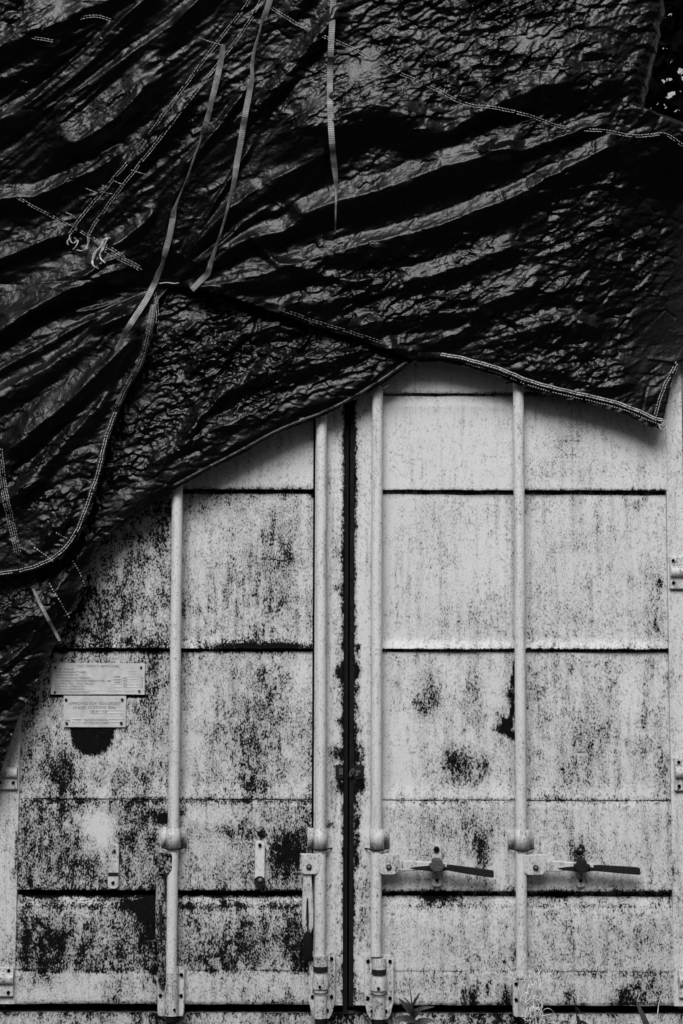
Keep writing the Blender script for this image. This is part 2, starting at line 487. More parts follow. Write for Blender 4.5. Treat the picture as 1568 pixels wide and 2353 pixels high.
# ------------------------------------------------------------------ ground
g = MB()
xs = [-400, -40, -8, -2, 0, 2, 8, 40, 400]
for i in range(8):
    for j in range(8):
        g.add([(xs[i], xs[j], 0), (xs[i + 1], xs[j], 0), (xs[i + 1], xs[j + 1], 0), (xs[i], xs[j + 1], 0)], [(0, 1, 2, 3)])
ground = g.build('ground', M_SOIL)
ground['kind'] = 'structure'

# ------------------------------------------------------------------ container
XL, XR = X(-40), X(1612)
ZTOP = Z(690)
ZDT = Z(800)                    # top of the doors
ZDB = Z(2308)                   # bottom of the doors
LEN = 6.0
cont = thing('shipping_container', 'pale painted shipping container with mildewed double doors under the black tarpaulins', 'shipping container', (0, 0, 0))

# side walls: vertical corrugations
for sx in (XL + .03, XR - .03):
    w = MB()
    n = 44
    ys = []
    pos = 0.12
    prof = [(0, 0), (.07, 0), (.10, .03), (.17, .03), (.20, 0)]
    ring = []
    y = 0.12
    while y < LEN - .2:
        for dy, dx in prof[:-1]:
            ring.append((y + dy, dx))
        y += .20
    sgn = 1 if sx < 0 else -1
    vs = [(sx + sgn * dx, yy, z) for (yy, dx) in ring for z in (.16, ZTOP - .06)]
    fs = [(2 * i, 2 * i + 2, 2 * i + 3, 2 * i + 1) for i in range(len(ring) - 1)]
    w.add(vs, fs)
    w.build('side_wall', M_FIT, cont)
MB().box(XL + .01, XR - .01, 0.05, LEN, ZTOP - .03, ZTOP).build('roof', M_FIT, cont)
MB().box(XL + .03, XR - .03, 0.06, LEN, .12, .16).build('floor', M_DARKWOOD, cont)
MB().box(XL + .03, XR - .03, LEN - .03, LEN, .12, ZTOP - .03).build('end_wall', M_FIT, cont)
for s in (XL, XR):
    a, b = (s, s + .06) if s < 0 else (s - .06, s)
    MB().box(a, b, .1, LEN, .02, .16).build('bottom_rail', M_FIT, cont)
    MB().box(a, b, .1, LEN, ZTOP - .06, ZTOP - .004).build('top_rail', M_FIT, cont)


def plate_grid(mb, x0, x1, z0, z1, y, step=.012):
    nx = max(1, int(abs(x1 - x0) / step)); nz = max(1, int(abs(z1 - z0) / step))
    xs_ = np.linspace(x0, x1, nx + 1); zs_ = np.linspace(z0, z1, nz + 1)
    vs = [(x, y, z) for z in zs_ for x in xs_]
    fs = [(j * (nx + 1) + i, j * (nx + 1) + i + 1, (j + 1) * (nx + 1) + i + 1, (j + 1) * (nx + 1) + i) for j in range(nz) for i in range(nx)]
    mb.add(vs, fs)
    # returns to the back
    yb = y + .05
    mb.add([(x0, y, z0), (x1, y, z0), (x1, yb, z0), (x0, yb, z0)], [(0, 1, 2, 3)])
    mb.add([(x0, y, z1), (x1, y, z1), (x1, yb, z1), (x0, yb, z1)], [(0, 1, 2, 3)])
    mb.add([(x0, y, z0), (x0, y, z1), (x0, yb, z1), (x0, yb, z0)], [(0, 1, 2, 3)])
    mb.add([(x1, y, z0), (x1, y, z1), (x1, yb, z1), (x1, yb, z0)], [(0, 1, 2, 3)])


# corner posts, header and sill
for (a, b) in ((XL - .0, X(-2)), (X(1578), XR)):
    mb = MB(); plate_grid(mb, a, b, .02, ZTOP, 0.004, .02)
    mb.box(a, b, .055, .16, .02, ZTOP)
    mb.build('corner_post', M_PAINT, cont, dirt=lambda u, v: 0.12 + 0 * u)
mb = MB(); mb.box(X(-1), X(1577), 0.0, .12, ZDT + .012, ZTOP); mb.build('header', M_FIT, cont, bevel=.004)
mb = MB()
plate_grid(mb, X(-1), X(1577), .03, Z(2327, -.024), .024, .012)
mb.build('door_sill', M_PAINT, cont, dirt=dirt_sill, bevel=.0)
mb = MB(); mb.box(X(-1), X(1577), .045, .12, .03, Z(2330)); mb.build('sill_beam', M_BLACK, cont)
for (a, b) in ((XL, XL + .16), (XR - .16, XR)):
    for z0 in (.004, ZTOP + .002):
        MB().box(a - .004, b + .004, -.012, .16, z0, z0 + .118).build('corner_casting', M_FIT, cont, bevel=.01)

PROF = {  # v, outward offset in metres; each band is one pressed panel of the door sheet
    0: [(800, 0), (902, 0), (902.5, -.03)],
    1: [(902.5, -.03), (907, -.032), (908, -.014), (930, -.002), (1124, 0), (1124.5, -.042)],
    2: [(1124.5, -.042), (1133, -.044), (1134, -.018), (1150, -.017), (1466, -.0155), (1476, -.012), (1486, -.006), (1490, -.004), (1490.5, -.034)],
    3: [(1490.5, -.034), (1496, -.034), (1497, -.020), (1504, -.019), (1800, -.014), (1836, -.007), (1838, -.011)],
    4: [(1838, -.011), (1841, -.005), (1850, -.001), (2046, 0), (2046.5, -.042)],
    5: [(2046.5, -.042), (2058, -.044), (2059, -.022), (2066, -.016), (2082, -.008), (2086, -.006), (2120, 0), (2230, 0)],
    6: [(2230, 0), (2235, .002), (2240, .002), (2304, .001), (2308, -.003), (2309, -.04)],
}


def panel_mesh(u0, u1, prof, wob):
    vs_, os_ = [], []
    for (v0, o0), (v1, o1) in zip(prof[:-1], prof[1:]):
        n = max(1, int((v1 - v0) / 6))
        for k in range(n):
            t = k / n
            vs_.append(v0 + (v1 - v0) * t); os_.append(o0 + (o1 - o0) * t)
    vs_.append(prof[-1][0]); os_.append(prof[-1][1])
    x0, x1 = X(u0), X(u1)
    nx = int((x1 - x0) / .009)
    xs_ = np.linspace(x0, x1, nx + 1)
    zz = np.array([Z(v) for v in vs_]); oo = np.array(os_)
    XX, ZZ = np.meshgrid(xs_, zz)
    # the sheet is dented and never quite flat
    dent = .0022 * np.sin(XX * 9 + wob) * np.sin(ZZ * 7 + wob * 2) + .0012 * np.sin(XX * 23 + ZZ * 13 + wob)
    ZZ = ZZ + .0007 * np.sin(XX * 11 + wob) + .0008 * np.sin(XX * 41 + wob)
    ed = np.minimum(np.minimum(XX - x0, x1 - XX) / .03, 1)
    YY = -(oo[:, None] + dent * ed)
    vs3 = np.stack([XX, YY, ZZ], -1).reshape(-1, 3)
    w = nx + 1
    fs = [(j * w + i, (j + 1) * w + i, (j + 1) * w + i + 1, j * w + i + 1) for j in range(len(zz) - 1) for i in range(nx)]
    m = MB(); m.add(vs3.tolist(), fs)
    return m


def rounded(x0, x1, z0, z1, r, bottom_only=False, n=5):
    """outline with rounded corners"""
    pts = []
    cs = [(x0 + r, z0 + r, 180), (x1 - r, z0 + r, 270), (x1 - r, z1 - r, 0), (x0 + r, z1 - r, 90)]
    for i, (cx, cz, a0) in enumerate(cs):
        if bottom_only and i >= 2:
            pts.append((x1, z1) if i == 2 else (x0, z1)); continue
        for k in range(n + 1):
            a = math.radians(a0 + 90 * k / n)
            pts.append((cx + r * math.cos(a), cz + r * math.sin(a)))
    return pts


def disc(mb, x, z, r, y0, y1, mi=0, n=12):
    mb.prism([(x + r * math.cos(2 * math.pi * k / n), z + r * math.sin(2 * math.pi * k / n)) for k in range(n)], y0, y1, mi)


def bolt(x, z, r, y, parent, mat=None, dome=False, name='bolt'):
    m = MB()
    if dome:
        m.tube([(x, y + .004, z), (x, y - .002, z), (x, y - .005, z), (x, y - .007, z)], [r, r * .95, r * .7, r * .2], 12)
    else:
        disc(m, x, z, r, y - .004, y + .003)
    return m.build(name, mat or M_HOLE, parent, smooth=50)


def locking_bar(door, u, vt, vb, mat=M_CLEAN, cap=False):
    o = .046
    m = MB()
    r = .0187
    x = X(u, o)
    zt, zb = Z(vt, o), Z(vb, o)
    nseg = 24
    pts = [(x + .0012 * math.sin(3 * t + u), -o + .001 * math.sin(5 * t + u), zb + (zt - zb) * t) for t in np.linspace(0, 1, nseg)]
    m.tube(pts, r, 24)
    if cap:
        m.tube([(x, -o, zt), (x, -o, zt + .016), (x + .006, -o + .006, zt + .028)], [r * .98, r * .8, r * .45], 20)
        m.tube([(x, -o, zt - .02), (x, -o, zt - .015), (x, -o, zt - .008), (x, -o, zt - .003)], [r, r * 1.08, r * 1.08, r], 20)
    return m.build('locking_bar', mat, door, smooth=40)


def sleeve(door, u, v0=1905, v1=1948, mat=M_FIT, yo=.0):
    """bracket that wraps the bar: half tube with flanges on both sides"""
    o = .046
    x = X(u, o); z0, z1 = Z(v1 + 1, o), Z(v0 - 1, o)
    r = .0222
    arc = [(r * math.cos(math.radians(a)), -o - r * math.sin(math.radians(a))) for a in range(180, -1, -15)]
    path = [(-.044, -.003), (-r - .0005, -.003), (-r, -.0045)] + [(px, py) for px, py in arc] + [(r, -.0045), (r + .0005, -.003), (.044, -.003)]
    m = MB()
    n = len(path)
    vs = []
    for zz in (z0, z1):
        for k, (px, py) in enumerate(path):
            vs.append((x + px, py, zz + (.0008 * math.sin(k * 2 + u))))
    fs = [(i, i + 1, i + 1 + n, i + n) for i in range(n - 1)]
    m.add(vs, fs)
    ob = m.build('bar_bracket', mat, door, smooth=40)
    s = ob.modifiers.new('thick', 'SOLIDIFY'); s.thickness = .003; s.offset = 0
    # rusty lip below
    m2 = MB()
    m2.tube([(x - .040, -.008, z0 - .002), (x - .026, -.03, z0 - .003), (x - .014, -o - .023, z0 - .004), (x + .014, -o - .023, z0 - .004), (x + .026, -.03, z0 - .003), (x + .040, -.008, z0 - .002)], .0026, 6)
    m2.build('rusty_lip', M_RUST, door)
    return ob


def hub(door, u, side, uc, mat=M_FIT, v0=1962, v1=2008, bolt_steel=True):
    """ear welded to the bar that carries the handle; side +1 = to the right"""
    o = .05
    x0 = X(u, .046)
    xe = X(uc, .06)
    a, b = (x0, xe) if side > 0 else (xe, x0)
    pts = rounded(a, b, Z(v1, .06), Z(v0, .06), .021, bottom_only=True)
    m = MB(); m.prism(pts, -.066, -.058)
    ob = m.build('handle_ear', mat, door, bevel=.0015)
    m = MB(); m.prism(pts, -.034, -.028); m.build('handle_ear', mat, door, bevel=.0015)
    xc = (a + b) / 2 + side * .003
    zc = Z(1991, .06)
    bolt(xc, zc, .0095, -.0665, door, M_RUST)
    bolt(xc, zc, .0062, -.069, door, M_STEEL, dome=True)


def keeper(door, u, u0, u1, v0, v1, taper=True, mat=M_FIT, right_holes=True, notch=False):
    """cam keeper at the foot of the bar: a plate with a half-round housing"""
    o = .03
    x0, x1 = X(u0, o), X(u1, o); zt, zb = Z(v0, o), Z(v1, o)
    xc = X(u, .046)
    w = x1 - x0
    cut = .050 if taper else .012
    pts = [(x0 + (w * .22 if taper else .006), zb), (x1 - (w * .22 if taper else .006), zb), (x1 - (w * .1 if taper else .002), zb + cut * .35), (x1, zb + cut + .01), (x1, zt - .012), (x1 - .012, zt), (x0 + .012, zt), (x0, zt - .012), (x0, zb + cut + .01), (x0 + (w * .1 if taper else .002), zb + cut * .35)]
    m = MB(); m.prism(pts, -.034, -.010)
    ob = m.build('cam_keeper', mat, door, bevel=.002)
    # half-round housing with a swollen middle
    m = MB()
    h = zt - zb
    prof = [(0, .021), (.42, .022), (.44, .0275), (.60, .0275), (.66, .024), (.70, .023)] if taper else [(0, .024), (.5, .024), (.9, .023), (.99, .022)]
    m.tube([(xc, -.040, zb + .004 + h * t) for t, r in prof], [r for t, r in prof], 24)
    m.build('cam_housing', mat, door, smooth=35)
    if taper:
        zr = zb + h * .40
        m = MB()
        m.tube([(xc + .027 * math.sin(a), -.040 - .027 * math.cos(a), zr + .003 - .004 * math.cos(a)) for a in np.linspace(-1.4, 1.4, 9)], .0018, 5)
        m.build('rusty_lip', M_RUST, door)
        m = MB(); m.tube([(xc, -.046, zt - .062), (xc, -.046, zt - .045)], .0245, 20); m.build('worn_collar', M_RUST, door, smooth=40)
        m = MB(); m.tube([(xc, -.046, zt - .046), (xc, -.046, zt - .010)], .0232, 20); m.build('collar', mat, door, smooth=40)
        bolt(xc - .002, zb + h * .5, .0050, -.068, door)
        hz = [zt - .022, zb + h * .33, zb + h * .13]
        ins = [.012, .012, .026]
    else:
        hz = [zt - .025, zb + h * .42]
        ins = [.010, .010]
        bolt(xc + .012, zb + h * .16, .0045, -.0615, door)
    for z, k in zip(hz, ins):
        bolt(x0 + k, z, .0060, -.035, door)
        if right_holes: bolt(x1 - k, z, .0060, -.035, door)
    # foot of the cam under the housing
    m = MB(); m.tube([(xc, -.038, zb + .004), (xc, -.038, zb - .012), (xc, -.038, zb - .02)], [.019, .019, .014], 16)
    m.build('cam_foot', M_RUST, door, smooth=40)
    return ob


def handle_flat(door, ua, ub, vz, tip, mat=M_STEEL):
    """handle lying level: a forged lens-shaped middle and a rubber grip"""
    o = .056
    xa, xb = X(ua, o), X(ub, o)
    z0 = Z(vz, o)
    L_ = xb - xa
    prof = [(0, .0185, 0), (.18, .0175, 0), (.24, .015, .0), (.38, .016, -.002), (.52, .0125, -.003), (.56, .013, -.004)]
    m = MB()
    pts = []
    for t, hw, dz in prof: pts.append((xa + L_ * t, z0 + dz - hw))
    for t, hw, dz in reversed(prof): pts.append((xa + L_ * t, z0 + dz + hw))
    m.prism(pts, -.058, -.046)
    ob = m.build('handle', M_FIT, door, bevel=.004)
    # dark hollow along the forging
    m = MB()
    q = [(.15, 0), (.24, .0035), (.34, .0055), (.44, .0055), (.53, .003), (.585, 0)]
    m.prism([(xa + L_ * t, z0 - .006 - .006 * t - 1.8 * k) for t, k in q] + [(xa + L_ * t, z0 - .006 - .006 * t + 1.5 * k + .0004) for t, k in q[::-1]], -.0605, -.058)
    m.build('handle_recess', M_RUST, door)
    dz = Z(vz + tip, o) - z0
    m = MB()
    q = [(.52, .0095, 0.0), (.60, .0105, .2), (.80, .0118, .6), (.985, .0120, .97), (1.0, .010, 1.0)]
    up_ = [(xa + L_ * t, z0 - .004 + dz * k + r) for t, r, k in q]; dn_ = [(xa + L_ * t, z0 - .004 + dz * k - r) for t, r, k in q]
    m.prism(dn_ + up_[::-1], -.066, -.042)
    m.build('grip', M_RUST, door, bevel=.003)


def handle_down(door, ua, v0, v1, mat, wtop=.017, split=.7, lean=0.0):
    o = .056
    x = X(ua, o)
    zt, zb = Z(v0, o), Z(v1, o)
    h = zt - zb
    m = MB()
    prof = [(0, .013, 0), (.25, .017, 0), (.45, .020, 0), (.62, .0185, 0), (split, .010, 0)]
    pts = [(x - hw + lean * t, zt - h * t) for t, hw, _ in prof] + [(x + hw + lean * t, zt - h * t) for t, hw, _ in reversed(prof)]
    m.prism(pts, -.056, -.040)
    ob = m.build('handle', mat, door, bevel=.004)
    m = MB()
    m.prism([(x - .003 + lean * .3, zt - h * .32), (x - .0055 + lean * .5, zt - h * .5), (x - .002 + lean * .6, zt - h * .66), (x + .003 + lean * .6, zt - h * .66), (x + .004 + lean * .5, zt - h * .5), (x + .002 + lean * .3, zt - h * .30)], -.0585, -.056)
    m.build('handle_recess', M_RUST, door)
    m = MB()
    m.tube([(x + lean * t, -.048, zt - h * t) for t in (split - .03, split + .05, .97, 1.0)], [.011, .0155, .0155, .010], 10)
    m.build('grip', M_BLACK if mat is M_FIT else M_FITD, door, smooth=40)


def catch_closed(door, u, grey):
    """two-piece catch with a bolt above, a dark hasp over the handle and a tongue below"""
    x = X(u, .03)
    m = MB()
    m.prism(rounded(x - .018, x + .018, Z(1985, .03), Z(1938, .03), .014), -.020, -.006)
    m.build('handle_catch', grey, door, bevel=.002)
    m = MB()
    zz = Z(1990, .07)
    m.prism([(x - .026, zz + .010), (x - .027, zz + .002), (x - .020, zz - .010), (x - .008, zz - .017), (x + .008, zz - .017), (x + .020, zz - .010), (x + .028, zz + .001), (x + .027, zz + .008), (x + .016, zz + .013), (x + .0145, zz + .024), (x - .0145, zz + .024), (x - .016, zz + .014)], -.074, -.014)
    m.build('hasp', M_RUST if grey is M_FITD else M_DULL, door, bevel=.004)
    bolt(x + .001, Z(1951, .03), .0105, -.022, door, M_RUST)
    bolt(x + .001, Z(1951, .03), .0055, -.025, door, M_STEEL if grey is M_FITD else M_HOLE, dome=True)
    bolt(x - .003, Z(1974, .03), .004, -.021, door)
    m = MB()
    m.prism(rounded(x - .015, x + .018, Z(2037, .03), Z(2004, .03), .012, True), -.016, -.005)
    m.build('catch_tongue', M_FIT, door, bevel=.002)
    bolt(x + .002, Z(2022, .03), .0055, -.017, door)


def hinge(door, u0, u1, v0, v1, vs, bolts, bs=1):
    x0, x1 = X(u0, .02), X(u1, .02)
    m = MB()
    m.box(x0, x1, -.018, -.004, Z(v1, .02), Z(v0, .02))
    ob = m.build('hinge_leaf', M_FIT, door, bevel=.003)
    m = MB()
    zt, zb = Z(vs[0], .02), Z(vs[1], .02)
    zc = (zt + zb) / 2; r = (zt - zb) / 2
    m.tube([(x0 + .002, -.014, zc), (x1, -.014, zc)], r * .95, 16)
    m.build('hinge_knuckle', M_FIT, door, smooth=50)
    for bu, bv in bolts:
        bolt(X(bu, .02), Z(bv, .02), .0055, -.019, door)


def text_mesh(mb, s, x, z, size, y, mi, width=None, align='LEFT', ext=.0006):
    cu = bpy.data.curves.new('lettering', 'FONT')
    cu.body = s; cu.size = size; cu.extrude = ext; cu.align_x = align
    cu.resolution_u = 2
    ob = bpy.data.objects.new('lettering', cu)
    me = bpy.data.meshes.new_from_object(ob)
    co = np.array([v.co[:] for v in me.vertices]) if len(me.vertices) else np.zeros((0, 3))
    fs = [tuple(p.vertices) for p in me.polygons]
    if len(co):
        sx = 1.0
        if width:
            sx = width / max(1e-6, co[:, 0].max() - co[:, 0].min())
        mb.add([(x + c[0] * sx, y - c[2], z + c[1]) for c in co], fs, mi)
    bpy.data.meshes.remove(me); bpy.data.objects.remove(ob); bpy.data.curves.remove(cu)


# ---------------------------------------------- left door
def make_door(u_out0, u_p0, u_p1, u_in1, left):
    m = MB()
    if left:
        plate_grid(m, X(u_out0), X(u_p0), ZDB, ZDT, -.004)
        plate_grid(m, X(u_p1), X(u_in1), ZDB, ZDT, -.008)
    else:
        plate_grid(m, X(u_out0), X(u_p0), ZDB, ZDT, -.008)
        plate_grid(m, X(u_p1), X(u_in1), ZDB, ZDT, -.004)
    d = m.build('door', M_PAINT, cont, dirt=dirt_stile)
    for k, pr in PROF.items():
        p = panel_mesh(u_p0, u_p1 - (5 if left else 0), pr, k * 1.7 + (0 if left else 3))
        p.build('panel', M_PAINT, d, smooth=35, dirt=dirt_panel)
    return d


dl = make_door(2, 50, 722, 789, True)
dl['label'] = 'left door, heavily mildewed, with two identification plates'
dr = make_door(813, 877, 1536, 1574, False)
dr['label'] = 'right door, paler and cleaner, with both handles closed'
# backs of the doors so that nothing shows through the joints
for d, a, b in ((dl, 4, 788), (dr, 814, 1572)):
    MB().box(X(a), X(b), .046, .06, ZDB + .004, ZDT - .004).build('door_backing', M_BLACK, d)
# rubber gaskets that fill the joint
m = MB(); plate_grid(m, X(789.5), X(799), Z(2330), ZDT, .006, .02); m.build('gasket', M_BLACK, dl)
m = MB()
n = 80
zs = np.linspace(Z(2312), ZDT, n)
edge = [X(812.6) + .004 * max(0, math.sin(z * 9)) ** 3 - .002 * math.sin(z * 23) for z in zs]
m.add([p for z, e in zip(zs, edge) for p in ((X(803), .004, z), (e, -.002, z), (e + .002, .03, z))],
      [f for i in range(n - 1) for f in ((3 * i, 3 * i + 1, 3 * i + 4, 3 * i + 3), (3 * i + 1, 3 * i + 2, 3 * i + 5, 3 * i + 4))])
m.build('gasket', plain('worn_rubber', .008, .85, .2, var=.6, scale=70), dr)

# bars
locking_bar(dl, 402, 1040, 2236)
locking_bar(dl, 736.5, 900, 2200)
locking_bar(dr, 865, 898, 2196, cap=True)
locking_bar(dr, 1193.5, 830, 2244)
for d, u in ((dl, 402), (dl, 737), (dr, 866), (dr, 1196)):
    sleeve(d, u)
sleeve(dr, 1195, 850, 872)
# little arm by the top of the inner right bar
m = MB(); m.prism([(X(872), Z(893)), (X(880), Z(896)), (X(892), Z(888)), (X(889), Z(884)), (X(878), Z(889))], -.05, -.03); m.build('bar_cam', M_FIT, dr, bevel=.002)
m = MB(); m.tube([(X(727.5, .03), -.012, ZDB + .05), (X(727.5, .03), -.012, Z(985))], .003, 6); m.build('seal_edge', M_BLACK, dl)
hub(dl, 402, -1, 358, M_FITD)
hub(dl, 737, -1, 691)
hub(dr, 866, 1, 916)
hub(dr, 1197, 1, 1250)
handle_flat(dr, 908, 1131, 1988, 16)
handle_flat(dr, 1243, 1463, 1988, 8)
catch_closed(dr, 1001, M_FIT)
catch_closed(dr, 1328, M_FITD)
handle_down(dl, 708, 2000, 2208, M_FIT, split=.70, lean=.004)
handle_down(dl, 374, 2000, 2268, M_FITD, split=.62, lean=.012)
keeper(dl, 403, 372, 432, 2222, 2335, taper=False)
keeper(dl, 739, 713, 772, 2186, 2340)
keeper(dr, 871, 838, 904, 2192, 2341)
keeper(dr, 1201, 1173, 1226, 2240, 2334, taper=False, right_holes=False)
# empty catches on the left door
x = X(268, .02)
m = MB(); m.prism(rounded(x - .017, x + .017, Z(2012, .02), Z(1940, .02), .008), -.016, -.002); m.build('handle_catch', M_FIT, dl, bevel=.002)
m = MB(); m.prism(rounded(x - .018, x + .018, Z(2043, .02), Z(2008, .02), .013, True), -.026, -.014); m.build('catch_tongue', M_FIT, dl, bevel=.002)
m = MB(); m.box(x - .017, x + .017, -.028, -.012, Z(2014, .02), Z(2006, .02)); m.build('rusty_lip', M_RUST, dl, bevel=.002)
bolt(x, Z(1957, .02), .0075, -.017, dl, M_FITD, dome=True)
bolt(x, Z(2029, .02), .0055, -.027, dl)
x = X(600, .02)
m = MB(); m.prism(rounded(x - .0165, x + .0165, Z(2022, .02), Z(1932, .02), .013), -.018, -.004); m.build('handle_catch', M_CLEAN, dl, bevel=.002)
m = MB(); disc(m, x, Z(2026, .02), .019, -.024, -.010, n=16); m.build('rusty_washer', M_RUST, dl, bevel=.002)
bolt(x, Z(1942, .02), .0062, -.019, dl)
bolt(x + .002, Z(2022, .02), .0075, -.026, dl, M_STEEL, dome=True)
# bracket at the joint of the doors
m = MB(); m.box(X(771), X(789.2), -.014, .0, Z(1790), Z(1756)); m.build('joint_clip', M_RUST, dl, bevel=.004)
m = MB(); m.box(X(779), X(788), -.017, -.0145, Z(1779), Z(1764)); m.build('clip_face', M_DULL, dl, bevel=.001)
m = MB(); m.prism(rounded(X(812.9), X(836), Z(1790), Z(1756), .010), -.014, .0); m.build('joint_clip', M_RUST, dr, bevel=.004)
m = MB(); m.box(X(817), X(828), -.017, -.0145, Z(1782), Z(1768)); m.build('clip_face', M_DULL, dr, bevel=.001)
bolt(X(825), Z(1776), .0045, -.018, dr, M_RUST)
m = MB()
m.tube([(X(808) + .005 * math.cos(a) + .005 * math.sin(a), -.014, Z(1774) + .012 * math.sin(a)) for a in np.linspace(0, 2 * math.pi, 15)], .0028, 7)
m.build('wire_ring', M_DULL, dr)
# hinges
hinge(dl, 1, 45, 1790, 1816, (1764, 1792), [(6, 1800), (36, 1800)])
hinge(dl, 1, 46, 2224, 2292, (2236, 2266), [(5, 2232), (35, 2232), (5, 2282), (35, 2282)])
hinge(dl, 1, 45, 1290, 1350, (1304, 1332), [(36, 1298), (36, 1340)])
hinge(dr, 1541, 1576, 1276, 1350, (1296, 1326), [(1549, 1285), (1549, 1336)])
hinge(dr, 1545, 1576, 1738, 1814, (1756, 1788), [(1555, 1748), (1555, 1803)])
hinge(dr, 1548, 1578, 2226, 2290, (2238, 2266), [(1562, 2232), (1562, 2280)])

# plates with stamped lettering
px0, px1, pz0, pz1 = X(117.5, .004), X(332, .004), Z(1597, .004), Z(1525, .004)
yb = -(-.019) - .008
yb = .019 - .010


def plate(u0, u1, v0, v1, y):
    x0, x1, z0, z1 = X(u0), X(u1), Z(v1), Z(v0)
    m = MB(); m.box(x0, x1, y, y + .0025, z0, z1)
    return m, x0, x1, z0, z1


y = .010
m, x0, x1, z0, z1 = plate(117.5, 332, 1525, 1597, y)
w, h = x1 - x0, z1 - z0


def P1(a, b): return x0 + w * a, z1 - h * b


def line1(mm, s, a, b, wd, hgt, mi=1):
    px, pz = P1(a, b)
    text_mesh(mm, s, px, pz, hgt, y - .0004, mi, width=w * wd)


line1(m, 'CSC SAFETY APPROVAL', .275, .13, .46, .0125)
for k, (s, wd) in enumerate((('GB TRF7', .2), ('DATE MANUFACTURED', .33), ('IDENTIFICATION No', .25), ('MAXIMUM GROSS WEIGHT', .37), ('ALLOWABLE STACKING WEIGHT FOR 1.8G', .60), ('RACKING TEST LOAD VALUE', .40), ('END WALL STRENGTH', .31), ('SIDE WALL STRENGTH', .31), ('DATES OF EXAMINATION', .36))):
    line1(m, s, .04, .225 + k * .091, wd, .0085)
for a0, a1, b in ((.66, .76, .49), (.66, .76, .58), (.66, .76, .67), (.66, .76, .76), (.66, .76, .85), (.81, .94, .25), (.81, .94, .32), (.81, .94, .41), (.81, .94, .49), (.81, .94, .58), (.81, .94, .67), (.81, .94, .76), (.81, .94, .85), (.41, .93, .87), (.41, .93, .97)):
    xa, za = P1(a0, b); xb_, _ = P1(a1, b)
    m.box(xa, xb_, y - .0012, y, za - .0009, za + .0009, 2)
for s, a, b in (('30480', .67, .46), ('67200', .67, .55), ('15000', .67, .64), ('KG', .775, .50), ('KG', .775, .59), ('KG', .775, .68), ('KG', .775, .77), ('LB', .955, .50), ('LB', .955, .59), ('LB', .955, .68), ('LB', .955, .77)):
    px, pz = P1(a, b); text_mesh(m, s, px, pz, .0085, y - .0004, 1)
p1 = m.build('data_plate', [M_PLATE, M_LETTER, M_PALE], dl)
for a, b in ((.04, .14), (.96, .13), (.04, .93), (.945, .89)):
    px, pz = P1(a, b); bolt(px, pz, .004, y - .001, dl, M_RUST, name='rivet')
m, x0, x1, z0, z1 = plate(147, 290, 1600, 1672, y - .001)
w, h = x1 - x0, z1 - z0
y = y - .001
line1(m, 'APPROVED FOR TRANSPORT', .08, .29, .83, .0135)
line1(m, 'UNDER CUSTOMS SEAL', .15, .42, .69, .0135)
line1(m, 'GB/ C 1 1048', .43, .54, .27, .008)
line1(m, 'TYPE', .02, .82, .085, .0085)
line1(m, '1CC', .185, .81, .08, .010)
line1(m, 'MANUFACTURERS No', .335, .80, .38, .0095)
line1(m, 'OF THE CONTAINER', .335, .895, .38, .0095)
for a0, a1, b in ((.41, .97, .46), (.41, .97, .555), (.14, .32, .74), (.14, .32, .845), (.72, .97, .735), (.72, .91, .84)):
    xa, za = P1(a0, b); xb_, _ = P1(a1, b)
    m.box(xa, xb_, y - .0014, y, za - .0010, za + .0010, 2)
for a in (.14, .32):
    xa, za = P1(a, .74); _, zb_ = P1(a, .845)
    m.box(xa - .001, xa + .001, y - .0013, y, zb_ - .001, za + .001, 2)
m.build('data_plate', [M_PLATE, M_LETTER, M_PALE], dl)
for a, b in ((.04, .13), (.94, .12), (.055, .88), (.93, .87)):
    px, pz = P1(a, b); bolt(px, pz, .0048, y - .001, dl, M_RUST, name='rivet')


# ------------------------------------------------------------------ tarpaulins
def perlin(x, y, seed):
    r = np.random.default_rng(seed)
    perm = r.permutation(256)
    ang = r.uniform(0, 2 * np.pi, 256)
    gx, gy = np.cos(ang), np.sin(ang)
    xi = np.floor(x).astype(int); yi = np.floor(y).astype(int)
    xf = x - xi; yf = y - yi
    s = xf * xf * xf * (xf * (xf * 6 - 15) + 10); t = yf * yf * yf * (yf * (yf * 6 - 15) + 10)

    def gr(i, j, dx, dy):
        h_ = perm[(perm[i & 255] + j) & 255]
        return gx[h_] * dx + gy[h_] * dy
    a = gr(xi, yi, xf, yf); b = gr(xi + 1, yi, xf - 1, yf)
    c = gr(xi, yi + 1, xf, yf - 1); d = gr(xi + 1, yi + 1, xf - 1, yf - 1)
    return (a + (b - a) * s) * (1 - t) + (c + (d - c) * s) * t


def rot(u, v, deg):
    a = math.radians(deg)          # deg > 0: along-direction points up to the right
    return u * math.cos(a) - v * math.sin(a), u * math.sin(a) + v * math.cos(a)


def tri(x):
    return np.abs((x % 1.0) * 2 - 1) * 2 - 1


